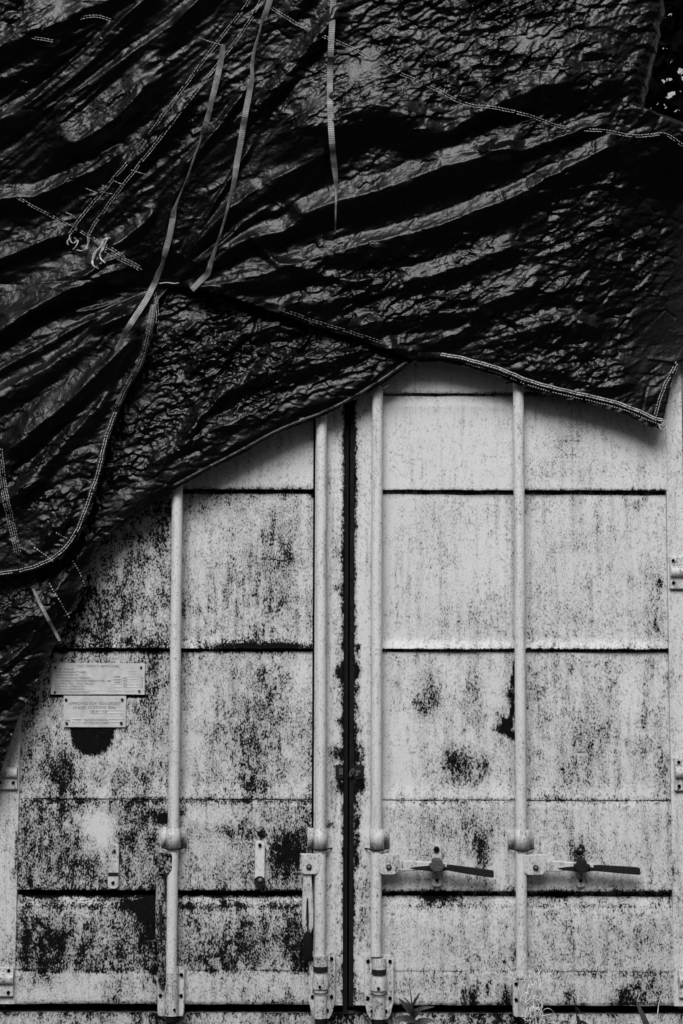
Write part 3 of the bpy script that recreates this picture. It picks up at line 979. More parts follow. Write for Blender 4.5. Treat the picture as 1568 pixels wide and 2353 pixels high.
def facets(x, y, seed, sides=4):
    """flat facets meeting in sharp creases: distance to the nearest of jittered points, measured with polygons"""
    r = np.random.default_rng(seed)
    perm = r.permutation(256)
    jx = r.uniform(.1, .9, 256); jy = r.uniform(.1, .9, 256); a0 = r.uniform(0, 6.28, 256)
    sc = r.uniform(.75, 1.35, (256, sides)); da = r.uniform(-.45, .45, (256, sides)); of = r.uniform(-.18, .18, 256)
    dirx = np.cos(a0[:, None] + np.arange(sides) * 2 * np.pi / sides + da) * sc
    diry = np.sin(a0[:, None] + np.arange(sides) * 2 * np.pi / sides + da) * sc
    xi = np.floor(x).astype(int); yi = np.floor(y).astype(int)
    best = np.full(x.shape, 9.0)
    for i in (-1, 0, 1):
        for j in (-1, 0, 1):
            h_ = perm[(perm[(xi + i) & 255] + yi + j) & 255]
            dx = x - (xi + i + jx[h_]); dy = y - (yi + j + jy[h_])
            d = np.full(x.shape, -9.0)
            for k in range(sides):
                d = np.maximum(d, dx * dirx[h_, k] + dy * diry[h_, k])
            best = np.minimum(best, d + of[h_])
    return best


def plates(x, y, seed, lean=.30):
    """cells that each carry their own tilt: flat plates with a small step where one lies over the next"""
    r = np.random.default_rng(seed)
    perm = r.permutation(256)
    jx = r.uniform(.05, .95, 256); jy = r.uniform(.05, .95, 256)
    gx = r.normal(0, .22, 256); gy = r.normal(lean, .26, 256); of = r.normal(0, .05, 256)
    xi = np.floor(x).astype(int); yi = np.floor(y).astype(int)
    best = np.full(x.shape, 9.0); out = np.zeros_like(best)
    for i in (-1, 0, 1):
        for j in (-1, 0, 1):
            h_ = perm[(perm[(xi + i) & 255] + yi + j) & 255]
            dx = x - (xi + i + jx[h_]); dy = y - (yi + j + jy[h_])
            d = np.abs(dx) * .9 + np.abs(dy) + .35 * np.maximum(np.abs(dx + dy), np.abs(dx - .6 * dy))
            m_ = d < best
            best = np.where(m_, d, best)
            out = np.where(m_, gx[h_] * dx + gy[h_] * dy + of[h_], out)
    return out


def crumple(u, v, deg, seed, L=42.0, aniso=1.9):
    """crumpled film: flat plates, long along deg, over broader facets; slopes of about 1"""
    s, n = rot(u, v, deg)
    w1 = perlin(u / 75, v / 75, seed + 1) + .12 * perlin(u / 17, v / 17, seed + 3)
    w2 = perlin(u / 65, v / 65, seed + 2) + .12 * perlin(u / 15, v / 15, seed + 4)
    slack = np.clip(.75 + 1.5 * perlin(u / 110, v / 85, seed + 5) + .6 * perlin(u / 40, v / 32, seed + 6), .15, 1.5)
    h = -.5 * L * (facets(s / (L * aniso) + .4 * w1, n / L + .4 * w2, seed + 10) - .45)
    h = h - .25 * L * (facets(n / (L * .5) + .4 * w1 + 5, s / (L * .9) + .4 * w2, seed + 11) - .45)
    for k, (f, a, da) in enumerate(((.62, .95, 6), (.34, .55, -14), (.17, .18, 30))):
        Lk = L * f
        ss, n2 = rot(s, n, da)
        h = h + a * Lk * plates(ss / (Lk * aniso) + .22 * w1, n2 / Lk + .22 * w2, seed + 20 + k)
    return h * slack


def fold(u, v, pts, wb, wd, A, endtaper=40, p=1.2):
    """ridge along pts (photo units): rises over wb above the line, falls back over wd below it"""
    pu = np.array([q[0] for q in pts], float); pv = np.array([q[1] for q in pts], float)
    f = np.interp(u, pu, pv)
    wob = 3.0 * perlin(u / 45, v * 0 + A, 77)
    dist = f + wob - v
    endtaper = max(endtaper, .9 * wb) * (1 + .5 * perlin(v / 40, u / 90, 78))
    win = np.clip((u - pu[0]) / endtaper, 0, 1) * np.clip((pu[-1] - u) / endtaper, 0, 1)
    win = win * win * (3 - 2 * win)
    up = np.clip(1 - dist / wb, 0, 1) ** p
    dn = np.clip(1 + dist / wd, 0, 1)
    dn = dn * dn * (3 - 2 * dn)
    return A * win * np.where(dist >= 0, up, dn)


def gauss(u, v, cu, cv, ru, rv):
    return np.exp(-(((u - cu) / ru) ** 2 + ((v - cv) / rv) ** 2))


HEM_U = [(-90, 1335), (0, 1325), (80, 1312), (140, 1283), (178, 1240), (200, 1195), (222, 1130), (252, 1010), (268, 955), (300, 885), (325, 838), (350, 775), (362, 680), (385, 655), (420, 655), (450, 663), (560, 692), (700, 740), (800, 770), (900, 803), (960, 824), (1010, 823), (1070, 834), (1150, 858), (1230, 893), (1380, 926), (1440, 944), (1500, 974), (1528, 976), (1540, 925), (1556, 862), (1572, 826), (1600, 800), (1700, 780)]
EDGE_L = [(-90, 1900), (-40, 1850), (0, 1776), (40, 1655), (80, 1572), (128, 1478), (150, 1436), (172, 1392), (192, 1345), (206, 1300), (232, 1246), (300, 1190), (400, 1124), (470, 1085), (550, 1045), (640, 992), (700, 972), (745, 955), (800, 925), (850, 898), (900, 868), (945, 832), (990, 800)]


def poly_at(pts, u):
    return np.interp(u, [p[0] for p in pts], [p[1] for p in pts])


FOLDS_U = [
    # fan to the right of the gather
    ([(400, 668), (470, 662), (590, 640), (720, 600), (880, 562), (1010, 527), (1180, 467), (1330, 387), (1420, 345)], 34, 62, 17),
    ([(440, 640), (520, 585), (580, 555), (650, 540), (700, 510)], 36, 42, 15),
    ([(660, 515), (780, 478), (900, 447), (1010, 407), (1110, 384), (1200, 350)], 44, 70, 19),
    ([(420, 600), (480, 535), (530, 492), (620, 432), (700, 400), (775, 360)], 32, 60, 14),
    ([(1090, 376), (1180, 374), (1300, 332), (1400, 298)], 26, 26, 11),
    ([(1010, 335), (1080, 300), (1140, 275), (1230, 252)], 40, 40, 14),
    ([(600, 360), (680, 330), (780, 308), (870, 278), (935, 302), (1005, 325), (1060, 280)], 150, 85, 30),
    ([(1000, 320), (1100, 265), (1220, 240), (1350, 222), (1470, 185)], 230, 60, 34),
    ([(380, 650), (470, 600), (560, 520), (640, 470)], 14, 20, 6),
    ([(560, 540), (640, 610), (760, 640), (880, 658)], 22, 24, 7),
    # middle right crumple field
    ([(640, 700), (760, 690), (850, 662), (980, 640), (1100, 600), (1200, 560)], 36, 40, 11),
    ([(780, 765), (900, 730), (1000, 718), (1100, 705), (1190, 672), (1260, 640)], 50, 40, 15),
    ([(860, 800), (960, 800), (1060, 770), (1100, 750)], 40, 26, 12),
    ([(1040, 815), (1150, 842), (1260, 848), (1330, 850)], 40, 26, 12),
    ([(1170, 770), (1250, 742), (1320, 735), (1400, 755)], 30, 60, 11),
    ([(1300, 890), (1400, 880), (1480, 870)], 60, 30, 15),
    # upper left streaks
    ([(-60, 345), (0, 315), (100, 262), (200, 190), (290, 105), (380, 15), (420, -60)], 34, 60, 14),
    ([(-60, 500), (20, 472), (90, 468), (200, 424), (300, 370)], 34, 40, 15),
    ([(90, 405), (140, 372), (220, 345), (290, 300), (350, 240), (420, 190)], 100, 46, 28),
    ([(-60, 145), (0, 172), (90, 130), (170, 105), (240, 80)], 90, 60, 26),
    ([(170, 90), (260, 60), (330, 25), (400, -30)], 50, 40, 13),
    ([(400, 90), (450, 70), (500, 25), (560, -40)], 30, 40, 12),
    ([(120, 300), (230, 225), (310, 165), (420, 95), (500, 20)], 22, 50, 10),
    ([(-60, 245), (0, 222), (60, 205), (130, 175), (190, 130)], 40, 40, 12),
    ([(250, 440), (330, 385), (410, 300), (470, 240)], 60, 40, 18),
    ([(400, 420), (470, 360), (540, 270), (600, 200)], 26, 30, 9),
    ([(560, 290), (620, 250), (690, 170), (760, 90), (820, 20)], 70, 50, 20),
    ([(430, 560), (480, 500), (520, 440), (560, 380), (600, 320)], 18, 24, 7),
    ([(640, 90), (700, 40), (760, -20)], 40, 40, 12),
    # left of the gather
    ([(-60, 620), (40, 590), (110, 560), (180, 545)], 42, 34, 15),
    ([(-60, 800), (0, 770), (100, 705), (170, 672), (240, 640), (340, 612)], 95, 46, 30),
    ([(210, 670), (260, 650), (330, 625)], 22, 20, 8),
    ([(-60, 880), (0, 852), (130, 780), (240, 725), (355, 672)], 16, 40, 8),
    ([(200, 760), (240, 748), (300, 728), (350, 690)], 34, 26, 13),
    ([(-60, 935), (0, 905), (100, 855), (190, 798), (260, 750), (330, 700)], 36, 60, 14),
    ([(-20, 1080), (60, 1010), (150, 935), (230, 860), (300, 790), (350, 720)], 80, 60, 22),
    ([(20, 1160), (90, 1080), (170, 1000), (230, 930), (280, 860)], 40, 50, 11),
    ([(-60, 1180), (20, 1150), (70, 1120), (130, 1080)], 60, 40, 14),
    ([(80, 1260), (150, 1200), (190, 1120)], 50, 30, 12),
    ([(160, 660), (200, 645), (250, 610), (310, 590)], 18, 14, 7),
    ([(230, 590), (290, 560), (340, 520), (380, 470)], 40, 30, 12),
]
FOLDS_L = [
    ([(215, 1250), (300, 1178), (420, 1092), (560, 1018), (700, 938), (800, 905), (870, 872), (950, 822)], 70, 24, 24),
    ([(330, 1080), (400, 1035), (470, 1000), (560, 960), (650, 930)], 40, 40, 13),
    ([(400, 1050), (460, 960), (520, 900), (600, 870), (700, 850), (820, 825)], 60, 40, 17),
    ([(560, 880), (650, 830), (760, 820), (880, 800)], 50, 34, 13),
    ([(420, 860), (470, 820), (560, 770), (640, 750), (720, 770)], 46, 40, 13),
    ([(390, 780), (450, 745), (520, 735), (600, 725)], 30, 30, 9),
    ([(340, 960), (370, 900), (390, 820), (405, 720), (410, 660)], 150, 90, 26),
    ([(250, 1110), (300, 1010), (340, 930)], 120, 80, 20),
    ([(480, 880), (520, 830), (560, 790)], 40, 20, 10),
    ([(-60, 1480), (30, 1440), (110, 1400), (200, 1340)], 90, 60, 26),
    ([(-60, 1640), (0, 1580), (70, 1530), (130, 1470)], 90, 60, 20),
    ([(-60, 1560), (20, 1520), (110, 1440)], 40, 30, 10),
    ([(150, 1310), (190, 1275), (215, 1250), (240, 1225)], 40, 40, 10),
]


def height_upper(u, v):
    h = 0 * u
    for pts, wb, wd, A in FOLDS_U:
        h = h + fold(u, v, pts, wb, wd, A * 1.35)
    # crumple amount from place to place
    amp = .13 + .60 * gauss(u, v, 1120, 110, 330, 200) + .25 * gauss(u, v, 800, 250, 140, 90) + .6 * gauss(u, v, 960, 680, 280, 90) + .65 * gauss(u, v, 1260, 850, 240, 90) \
        + .3 * gauss(u, v, 60, 60, 120, 90) + .35 * gauss(u, v, 1420, 560, 200, 200) + .3 * gauss(u, v, 130, 1130, 140, 140) + .2 * gauss(u, v, 660, 170, 90, 130) + .12 * gauss(u, v, 330, 330, 200, 160)
    h = h + 1.2 * amp * crumple(u, v, 22, 100)
    h = h + 26 * gauss(u, v, 1120, 300, 420, 210) * np.clip((v + 140) / 450, 0, 1) ** 1.5
    fine = crumple(u, v, 40, 200, L=17, aniso=1.5)
    h = h + (.06 + .34 * amp) * fine
    # long pleats that run out from the gather
    gu, gv = 368, 655
    r = np.hypot(u - gu, v - gv) + 1e-3
    th = np.arctan2(-(v - gv), u - gu)
    pl = perlin(th * 5.2 + 3, np.log(r + 60) * 1.6, 301)
    h = h + np.clip(r / 22, 0, 9) * np.clip(1.6 - r / 700, 0, 1) * (0.8 - 2.4 * np.abs(pl)) * .7 * (1 - .85 * gauss(th, 0, 2.3, 0, .75, 1)) * (1 - .6 * gauss(u, v, 1100, 150, 300, 200))
    pl2 = perlin(th * 9 + 7, np.log(r + 60) * 2.6, 302)
    h = h + np.clip(r / 40, 0, 2.2) * np.clip(1.4 - r / 420, 0, 1) * (0.8 - 2.4 * np.abs(pl2)) * .45
    # streaks of the upper left
    s, n = rot(u, v, 38)
    st = perlin(s / 260, n / 26, 310)
    h = h + 7 * (0.6 - 2 * np.abs(st)) * gauss(u, v, 200, 200, 380, 300)
    h = h + .15 * (655 - v) * np.where(v < 655, 1 + .45 * np.clip((620 - u) / 300, 0, 1), np.clip((u - 500) / 300, 0, 1))
    # sags back at the gather, and turns away at the right
    h = h - 26 * gauss(u, v, 385, 668, 90, 55)
    k = np.clip(u - 1230, 0, None) / 300
    h = h - 70 * k * k * np.clip((v - 330) / 120, 0, 1) * np.clip((940 - v) / 160, .25, 1)
    f = np.exp(-np.clip(poly_at(HEM_U, u) - v, 0, None) / 75) * np.clip((u - 900) / 80, 0, 1) * np.clip((1545 - u) / 50, 0, 1)
    h = h * (1 - f) + (-42 + .3 * amp * fine) * f
    return np.where(h < -40, -40 - 26 * (1 - np.exp((h + 40) / 26)), h)


def height_lower(u, v):
    h = 0 * u
    for pts, wb, wd, A in FOLDS_L:
        h = h + fold(u, v, pts, wb, wd, A * 1.3, endtaper=30)
    amp = .60 + .25 * gauss(u, v, 620, 800, 260, 130) - .2 * gauss(u, v, 330, 950, 90, 160) - .1 * gauss(u, v, 100, 1400, 160, 160)
    h = h + amp * crumple(u, v, 18, 500, L=34, aniso=1.7)
    h = h + .30 * crumple(u, v, 35, 600, L=13, aniso=1.4)
    return h * np.clip((poly_at(EDGE_L, u) - v) / 110, .12, 1)


class Sheet:
    """a tarpaulin: one relief over a vertical plane, cut along its lower edge"""

    def __init__(s, u0, u1, v0, v1, step, y0, hfun, edge, ncrease):
        s.us = np.arange(u0, u1 + step, step); s.vs = np.arange(v0, v1 + step, step)
        s.y0, s.step = y0, step
        U, V = np.meshgrid(s.us, s.vs)
        E = poly_at(edge, U)
        E = E + 2.5 * perlin(U / 24, U * 0, 900) + 1.0 * perlin(U / 8, U * 0 + 5, 901)
        V = np.minimum(V, E)
        s.H = hfun(U, V)
        s.U, s.V, s.E = U, V, E
        s.H = s.H + s.creases(ncrease)

    def creases(s, n):
        """straight sharp creases pressed into the film, mostly rising to the right"""
        out = np.zeros_like(s.H)
        r = np.random.default_rng(n)
        for _ in range(n):
            cu = r.uniform(s.us[0], s.us[-1]); cv = r.uniform(s.vs[0], s.vs[-1])
            if s.where(cu, cv) < r.random(): continue
            a = math.radians(r.choice([24, 24, 40, -18, 75]) + r.normal() * 16)
            L_ = r.uniform(9, 46); w_ = r.uniform(3, 7); A = w_ * r.uniform(.14, .38) * r.choice([1, -1])
            sk = r.uniform(-.6, .6)
            R_ = L_ + w_
            j0, j1 = np.searchsorted(s.us, [cu - R_, cu + R_]); i0, i1 = np.searchsorted(s.vs, [cv - R_, cv + R_])
            uu = s.us[None, j0:j1] - cu; vv = s.vs[i0:i1, None] - cv
            al = uu * math.cos(a) - vv * math.sin(a); ac = uu * math.sin(a) + vv * math.cos(a) + .0025 * al * al * sk
            d_ = np.where(ac > 0, ac / (w_ * (1 + sk)), -ac / (w_ * (1 - sk)))
            out[i0:i1, j0:j1] += A * np.clip(1 - d_, 0, 1) * np.clip((1 - np.abs(al) / L_) * 2.5, 0, 1)
        return out

    def where(s, u, v):
        if s.vs[0] > 500: return .8
        return min(1, .13 + gauss(u, v, 1130, 110, 360, 190) + .8 * gauss(u, v, 980, 680, 300, 80) + .8 * gauss(u, v, 1300, 850, 260, 90) + .5 * gauss(u, v, 1400, 560, 220, 160) + .5 * gauss(u, v, 40, 50, 110, 80) + .4 * gauss(u, v, 100, 1150, 120, 120) + .3 * gauss(u, v, 700, 180, 120, 120))

    def h(s, u, v):
        i = np.clip((np.asarray(v, float) - s.vs[0]) / s.step, 0, len(s.vs) - 1.001)
        j = np.clip((np.asarray(u, float) - s.us[0]) / s.step, 0, len(s.us) - 1.001)
        i0 = i.astype(int); j0 = j.astype(int); fi = i - i0; fj = j - j0
        H = s.H
        return (H[i0, j0] * (1 - fi) * (1 - fj) + H[i0 + 1, j0] * fi * (1 - fj) + H[i0, j0 + 1] * (1 - fi) * fj + H[i0 + 1, j0 + 1] * fi * fj)

    def hs(s, u, v, r=9):
        """highest of the relief round a point"""
        return np.max([s.h(u + a, v + b) for a in (-r, 0, r) for b in (-r, 0, r)], axis=0)

    def pt(s, u, v, lift=0.0, smooth=False):
        hh = s.hs(u, v) if smooth else s.h(u, v)
        return Wn(u, v, s.y0 - hh * K - lift)


def grid_object(name, P, keep, mat, parent):
    rows, cols = P.shape[:2]
    idx = np.arange(rows * cols).reshape(rows, cols)
    q = np.stack([idx[:-1, :-1], idx[1:, :-1], idx[1:, 1:], idx[:-1, 1:]], -1)[keep]
    used = np.zeros(rows * cols, bool); used[q.reshape(-1)] = True
    remap = np.cumsum(used) - 1
    vs = P.reshape(-1, 3)[used]; q = remap[q]
    me = bpy.data.meshes.new(name)
    me.vertices.add(len(vs)); me.vertices.foreach_set('co', vs.astype(np.float32).reshape(-1))
    me.loops.add(q.size); me.loops.foreach_set('vertex_index', q.astype(np.int32).reshape(-1))
    me.polygons.add(len(q)); me.polygons.foreach_set('loop_start', np.arange(0, q.size, 4, dtype=np.int32))
    me.polygons.foreach_set('use_smooth', np.ones(len(q), bool))
    me.update(calc_edges=True)
    me.validate()
    me.materials.append(mat)
    o = bpy.data.objects.new(name, me)
    link(o, parent)
    return o


up = Sheet(-70, 1660, -130, 1350, 2.3, -.155, height_upper, HEM_U, 3400)
lo = Sheet(-70, 985, 600, 1880, 2.3, -.090, height_lower, EDGE_L, 2300)

tarp_u = thing('tarpaulin', 'large black upper tarpaulin gathered in pleats at the left, its stitched hem crossing the container', 'tarpaulin', (0, -.155, Z(820)))
tarp_l = thing('tarpaulin', 'crumpled black under tarpaulin hanging from below the gathered hem down to the left door', 'tarpaulin', (X(300), -.105, Z(1130)))

# upper sheet with its curl at the right end and its lap over the top
Uc, Vc = up.U.copy(), up.V.copy()
uc = np.interp(Vc, [-200, 60, 200, 262, 300, 330], [1462, 1464, 1436, 1420, 1535, 1640]) + 10 * perlin(Vc / 30, Vc * 0 + 2, 950)
sx = Uc - uc
R_ = 52.0
ang = np.clip(sx / R_, 0, 1.5)
Ucl = np.where(sx > 0, uc + R_ * np.sin(ang), Uc)
back = np.where(sx > 0, R_ * (1 - np.cos(ang)) + np.clip(sx - 1.5 * R_, 0, None), 0)
hfade = np.clip(1 - sx / (2.2 * R_), 0, 1)
Y = up.y0 - up.H * K + back * K
Y = np.minimum(Y, .9)
P = Wn(Ucl, Vc, np.full_like(Uc, up.y0))
P[..., 1] = Y
ntop = 26
rows = []
for k in range(ntop, 0, -1):
    a = min(k / 8, 1) * math.pi / 2
    r0 = P[0].copy()
    r0[:, 2] += .12 * math.sin(a); r0[:, 1] += .12 * (1 - math.cos(a)) + max(0, k - 8) * .12
    rows.append(r0)
Pf = np.concatenate([np.stack(rows), P], 0)
cl = (up.V >= up.E - 1e-6)
dead = cl[:-1, :-1] & cl[:-1, 1:] & cl[1:, :-1] & cl[1:, 1:]
keep = np.concatenate([np.ones((ntop, P.shape[1] - 1), bool), ~dead], 0)
sheet_u = grid_object('sheet', Pf, keep, M_TARP, tarp_u)

Pl = Wn(lo.U, lo.V, np.full_like(lo.U, lo.y0)); Pl[..., 1] = lo.y0 - lo.H * K
cl = (lo.V >= lo.E - 1e-6)
dead = cl[:-1, :-1] & cl[:-1, 1:] & cl[1:, :-1] & cl[1:, 1:]
hid = poly_at(HEM_U, lo.U) - 110
tooh = (lo.V < hid)[:-1, :-1]
sheet_l = grid_object('sheet', Pl, ~dead & ~tooh, M_TARP, tarp_l)


def resample(pts, step):
    pts = np.array(pts, float)
    # round the corners a little
    for _ in range(2):
        q = [pts[0]]
        for a, b in zip(pts[:-1], pts[1:]):
            q += [a * .75 + b * .25, a * .25 + b * .75]
        q.append(pts[-1]); pts = np.array(q)
    d = np.concatenate([[0], np.cumsum(np.hypot(*np.diff(pts[:, :2], axis=0).T))])
    n = max(2, int(d[-1] / step))
    t = np.linspace(0, d[-1], n + 1)
    return np.stack([np.interp(t, d, pts[:, k]) for k in range(pts.shape[1])], 1), t


def stitch(sheet, parent, pts, offs=(-3.2, 3.2), dash=5.5, gap=2.2, width=.95, mat=None, drop=.05, lift=.0045, name='seam'):
    """rows of thread stitches lying on a sheet: one seam, one part"""
    mb = MB()
    width *= 1.1
    q, t = resample(pts, 1.0)
    q[:, 0] += 2.2 * perlin(t / 34, t * 0 + q[0, 0], 41) + 1.2 * perlin(t / 11, t * 0 + 3, 42)
    q[:, 1] += 2.2 * perlin(t / 31, t * 0 + q[0, 1], 43)
    tan = np.gradient(q, axis=0); tan /= np.linalg.norm(tan, axis=1)[:, None] + 1e-9
    nor = np.stack([-tan[:, 1], tan[:, 0]], 1)
    for off in offs:
        path = q + nor * off
        k = random.random() * 4
        while k < t[-1] - dash:
            if random.random() > drop:
                a, b = int(k), int(min(k + dash * random.uniform(.85, 1.1), len(q) - 1))
                mid = (a + b) // 2
                uu = np.array([path[a, 0], path[mid, 0], path[b, 0]]); vv = np.array([path[a, 1], path[mid, 1], path[b, 1]])
                hh = sheet.hs(uu, vv, 9 if lift >= .009 else 4) * K + lift + np.array([0, .0012, 0])
                wv = width * K
                c = Wn(uu, vv, sheet.y0 - hh)
                nn = nor[mid] * width
                c1 = Wn(uu + nn[0], vv + nn[1], sheet.y0 - hh + .001)
                c2 = Wn(uu - nn[0], vv - nn[1], sheet.y0 - hh + .001)
                c[:, 1] -= .0012
                mb.add(list(c1) + list(c) + list(c2), [(0, 1, 4, 3), (1, 2, 5, 4), (3, 4, 7, 6), (4, 5, 8, 7)])
            k += dash + gap
    return mb.build(name, mat or M_THREAD, parent)


def ribbon(sheet, pts, parent=None, name='strap', mat=None, lift=.006, wmax=13.0, smooth=True, thick=.0015, twist=True):
    """pts: u, v, apparent width; where it looks narrow the webbing is turned on edge"""
    q, t = resample(pts, 5.0)
    tan = np.gradient(q[:, :2], axis=0); tan /= np.linalg.norm(tan, axis=1)[:, None] + 1e-9
    nor = np.stack([-tan[:, 1], tan[:, 0]], 1)
    C = sheet.pt(q[:, 0], q[:, 1], lift, smooth)
    # keep the middle line from following every crease
    for _ in range(6):
        C[1:-1, 1] = np.minimum(C[1:-1, 1], (C[:-2, 1] + C[1:-1, 1] * 2 + C[2:, 1]) / 4)
    vs = []; al = []
    for k in range(len(q)):
        w = min(q[k, 2], wmax)
        if twist:
            we = min(wmax, w * 1.35 + .6); phi = math.acos(min(1, max(.12, w / we))); half = we / 2 * K
        else:
            phi = 0; half = w / 2 * K
        nx, nz = nor[k, 0], -nor[k, 1]
        dx = Vector((nx * math.cos(phi), -abs(math.sin(phi)), nz * math.cos(phi))) * half
        c = Vector(C[k]) - Vector((0, abs(dx.y), 0))
        for s_ in (-1, -.33, .33, 1):
            vs.append(tuple(c + dx * s_ + Vector((0, .0008 * s_ * s_, 0)))); al.append(t[k] * K)
    fs = [(4 * k + i, 4 * k + i + 1, 4 * k + 5 + i, 4 * k + 4 + i) for k in range(len(q) - 1) for i in range(3)]
    me = bpy.data.meshes.new(name); me.from_pydata(vs, [], fs)
    at = me.attributes.new('along', 'FLOAT', 'POINT'); at.data.foreach_set('value', al)
    me.materials.append(mat or M_STRAP)
    o = bpy.data.objects.new(name, me); link(o, parent)
    s_ = o.modifiers.new('thick', 'SOLIDIFY'); s_.thickness = thick; s_.offset = 0
    return o


def hem(sheet, parent, pts, width, mat=M_TARP, lift=.002):
    o = ribbon(sheet, [(a, b, width) for a, b in pts], parent, 'hem', mat, lift, wmax=width, smooth=True, thick=.002, twist=False)
    return o


# hems of the upper sheet
left_hem = [(-40, 1322), (0, 1318), (80, 1304), (136, 1274), (166, 1238), (188, 1194), (206, 1140), (226, 1085), (240, 1010), (258, 965), (266, 940), (290, 888), (300, 868), (322, 838), (338, 780), (352, 700)]
right_hem = [(960, 816), (1010, 815), (1070, 826), (1150, 849), (1230, 884), (1380, 917), (1440, 934), (1500, 962), (1524, 968)]
mid_hem = [(390, 648), (450, 655), (560, 684), (700, 732), (800, 762), (900, 795), (960, 816)]
hem(up, tarp_u, left_hem, 15)
hem(up, tarp_u, right_hem, 13)
stitch(up, tarp_u, left_hem[:11], (-2.6, 2.6), 5.5, 1.4, 1.0, drop=.04, lift=.010)
stitch(up, tarp_u, left_hem[10:], (-2.6, 2.6), 5.5, 1.6, .8, M_THREADD, drop=.15, lift=.010)
stitch(up, tarp_u, right_hem[1:], (-4.0, 0.5), 7, .7, 1.3, drop=.0, lift=.011)
stitch(up, tarp_u, [(a, b + 9) for a, b in right_hem[2:]], (0,), 3, 3, 1.0, lift=.008)
stitch(up, tarp_u, [(640, 708), (700, 732), (800, 762), (892, 792)], (-3, 2), 6, 3, .7, M_THREADD, drop=.15, lift=.010)
stitch(up, tarp_u, [(1502, 972), (1512, 925), (1528, 880), (1548, 845), (1558, 828)], (-2.6, 2.6), 5, 1.6, .9, lift=.006)
stitch(up, tarp_u, [(612, 12), (660, 42), (690, 60), (740, 84), (780, 97), (830, 122), (870, 147), (960, 186), (1010, 210), (1070, 243), (1130, 246), (1210, 263), (1300, 299), (1390, 299), (1440, 312), (1480, 313), (1530, 305), (1575, 340)], (-2.6, 2.6), 6, 1.5, .8, drop=.04)
a1 = [(585, -20), (560, 20), (500, 95), (420, 203), (340, 312), (250, 425), (190, 492), (158, 540)]
a2 = [(608, -20), (590, 20), (545, 92), (440, 222), (360, 328), (270, 440), (218, 512), (200, 545)]
stitch(up, tarp_u, a1, (-2.6, 2.6), 6, 1.8, .75, drop=.06)
stitch(up, tarp_u, a2, (-2.6, 2.6), 6, 1.8, .75, drop=.06)
stitch(up, tarp_u, [(-20, 420), (0, 430), (60, 466), (110, 492), (200, 541), (260, 572), (325, 622)], (-2.2, 2.2), 6, 2, .7, drop=.15)
stitch(up, tarp_u, [(-20, 68), (0, 72), (60, 84), (122, 94)], (-2.4, 2.4), 6, 1.5, .8)
stitch(up, tarp_u, [(180, 44), (215, 35), (255, 46)], (-2.4, 2.4), 6, 1.5, .8)
stitch(up, tarp_u, [(-2, 1030), (3, 1090), (14, 1155), (28, 1215), (42, 1275)], (-7, -2.6, 2.6, 7), 5, 1.6, .7, lift=.005)
stitch(up, tarp_u, [(355, 672), (362, 710), (360, 760)], (-2.4, 2.4), 6, 2, .7, lift=.006)
stitch(up, tarp_u, [(75, 1256), (100, 1272), (124, 1292)], (0,), 3.2, 3, 1.2)
stitch(up, tarp_u, [(126, 1222), (156, 1238)], (0,), 3.2, 3, 1.1)
stitch(up, tarp_u, [(240, 572), (270, 590), (300, 605), (322, 618)], (-5, 0, 5), 6, 2.4, .7, M_THREAD, drop=.2, lift=.006)
for a, b in (((195, 432), (225, 444)), ((232, 424), (256, 436)), ((150, 488), (176, 496)), ((262, 416), (290, 424)), ((455, 86), (510, 104)), ((300, 390), (340, 402)), ((232, 440), (262, 446))):
    stitch(up, tarp_u, [a, ((a[0] + b[0]) / 2, (a[1] + b[1]) / 2 + 1), b], (0,), 8, 1, .8, drop=0, name='loose_thread')
stitch(lo, tarp_l, [(112, 1338), (130, 1370), (148, 1400), (162, 1424)], (0,), 3.4, 3.4, 1.1)
stitch(lo, tarp_l, [(166, 1288), (182, 1312), (196, 1350)], (0,), 3.0, 3.4, 1.1)
hem(lo, tarp_l, [(400, 1116), (470, 1078), (550, 1038), (640, 986), (745, 949), (850, 892), (935, 832)], 8)


# frayed ends of thread
def frays(sheet, parent, items, lift=.010, r=.0016, name='frayed_cord'):
    for pts in items:
        mb = MB()
        q, t = resample([(a, b) for a, b in pts], 3)
        for k in range(3):
            c = sheet.pt(q[:, 0] + random.uniform(-1.6, 1.6) + 1.2 * np.sin(t / 5 + k), q[:, 1] + random.uniform(-1.2, 1.2), lift, True)
            c[:, 1] += np.sin(t / 6 + k * 2) * .002
            mb.tube([tuple(x) for x in c], r * random.uniform(.7, 1.2), 5)
        mb.build(name, M_THREAD, parent)


frays(up, tarp_u, [[(160, 540), (162, 552), (170, 560), (178, 552), (172, 546)], [(178, 552), (176, 566), (168, 574)], [(200, 544), (204, 556), (198, 572), (186, 578), (176, 574)],
                   [(252, 546), (240, 548), (234, 562), (218, 580), (210, 598), (216, 612), (224, 616)], [(246, 548), (238, 570), (228, 582), (232, 596), (240, 604)],
                   [(160, 545), (154, 556), (158, 562)]])
frays(up, tarp_u, [[(366, 650), (384, 648), (400, 651), (410, 649)]], lift=.006, r=.002)
frays(up, tarp_u, [[(1520, 966), (1530, 965), (1532, 971), (1526, 974)], [(1518, 972), (1528, 976), (1530, 984), (1524, 986)], [(1512, 974), (1516, 984), (1524, 990)], [(1524, 968), (1520, 980), (1530, 978)]], r=.0011)
frays(up, tarp_u, [[(672, 62), (690, 66), (708, 68), (714, 62)]] , r=.0010) if False else None

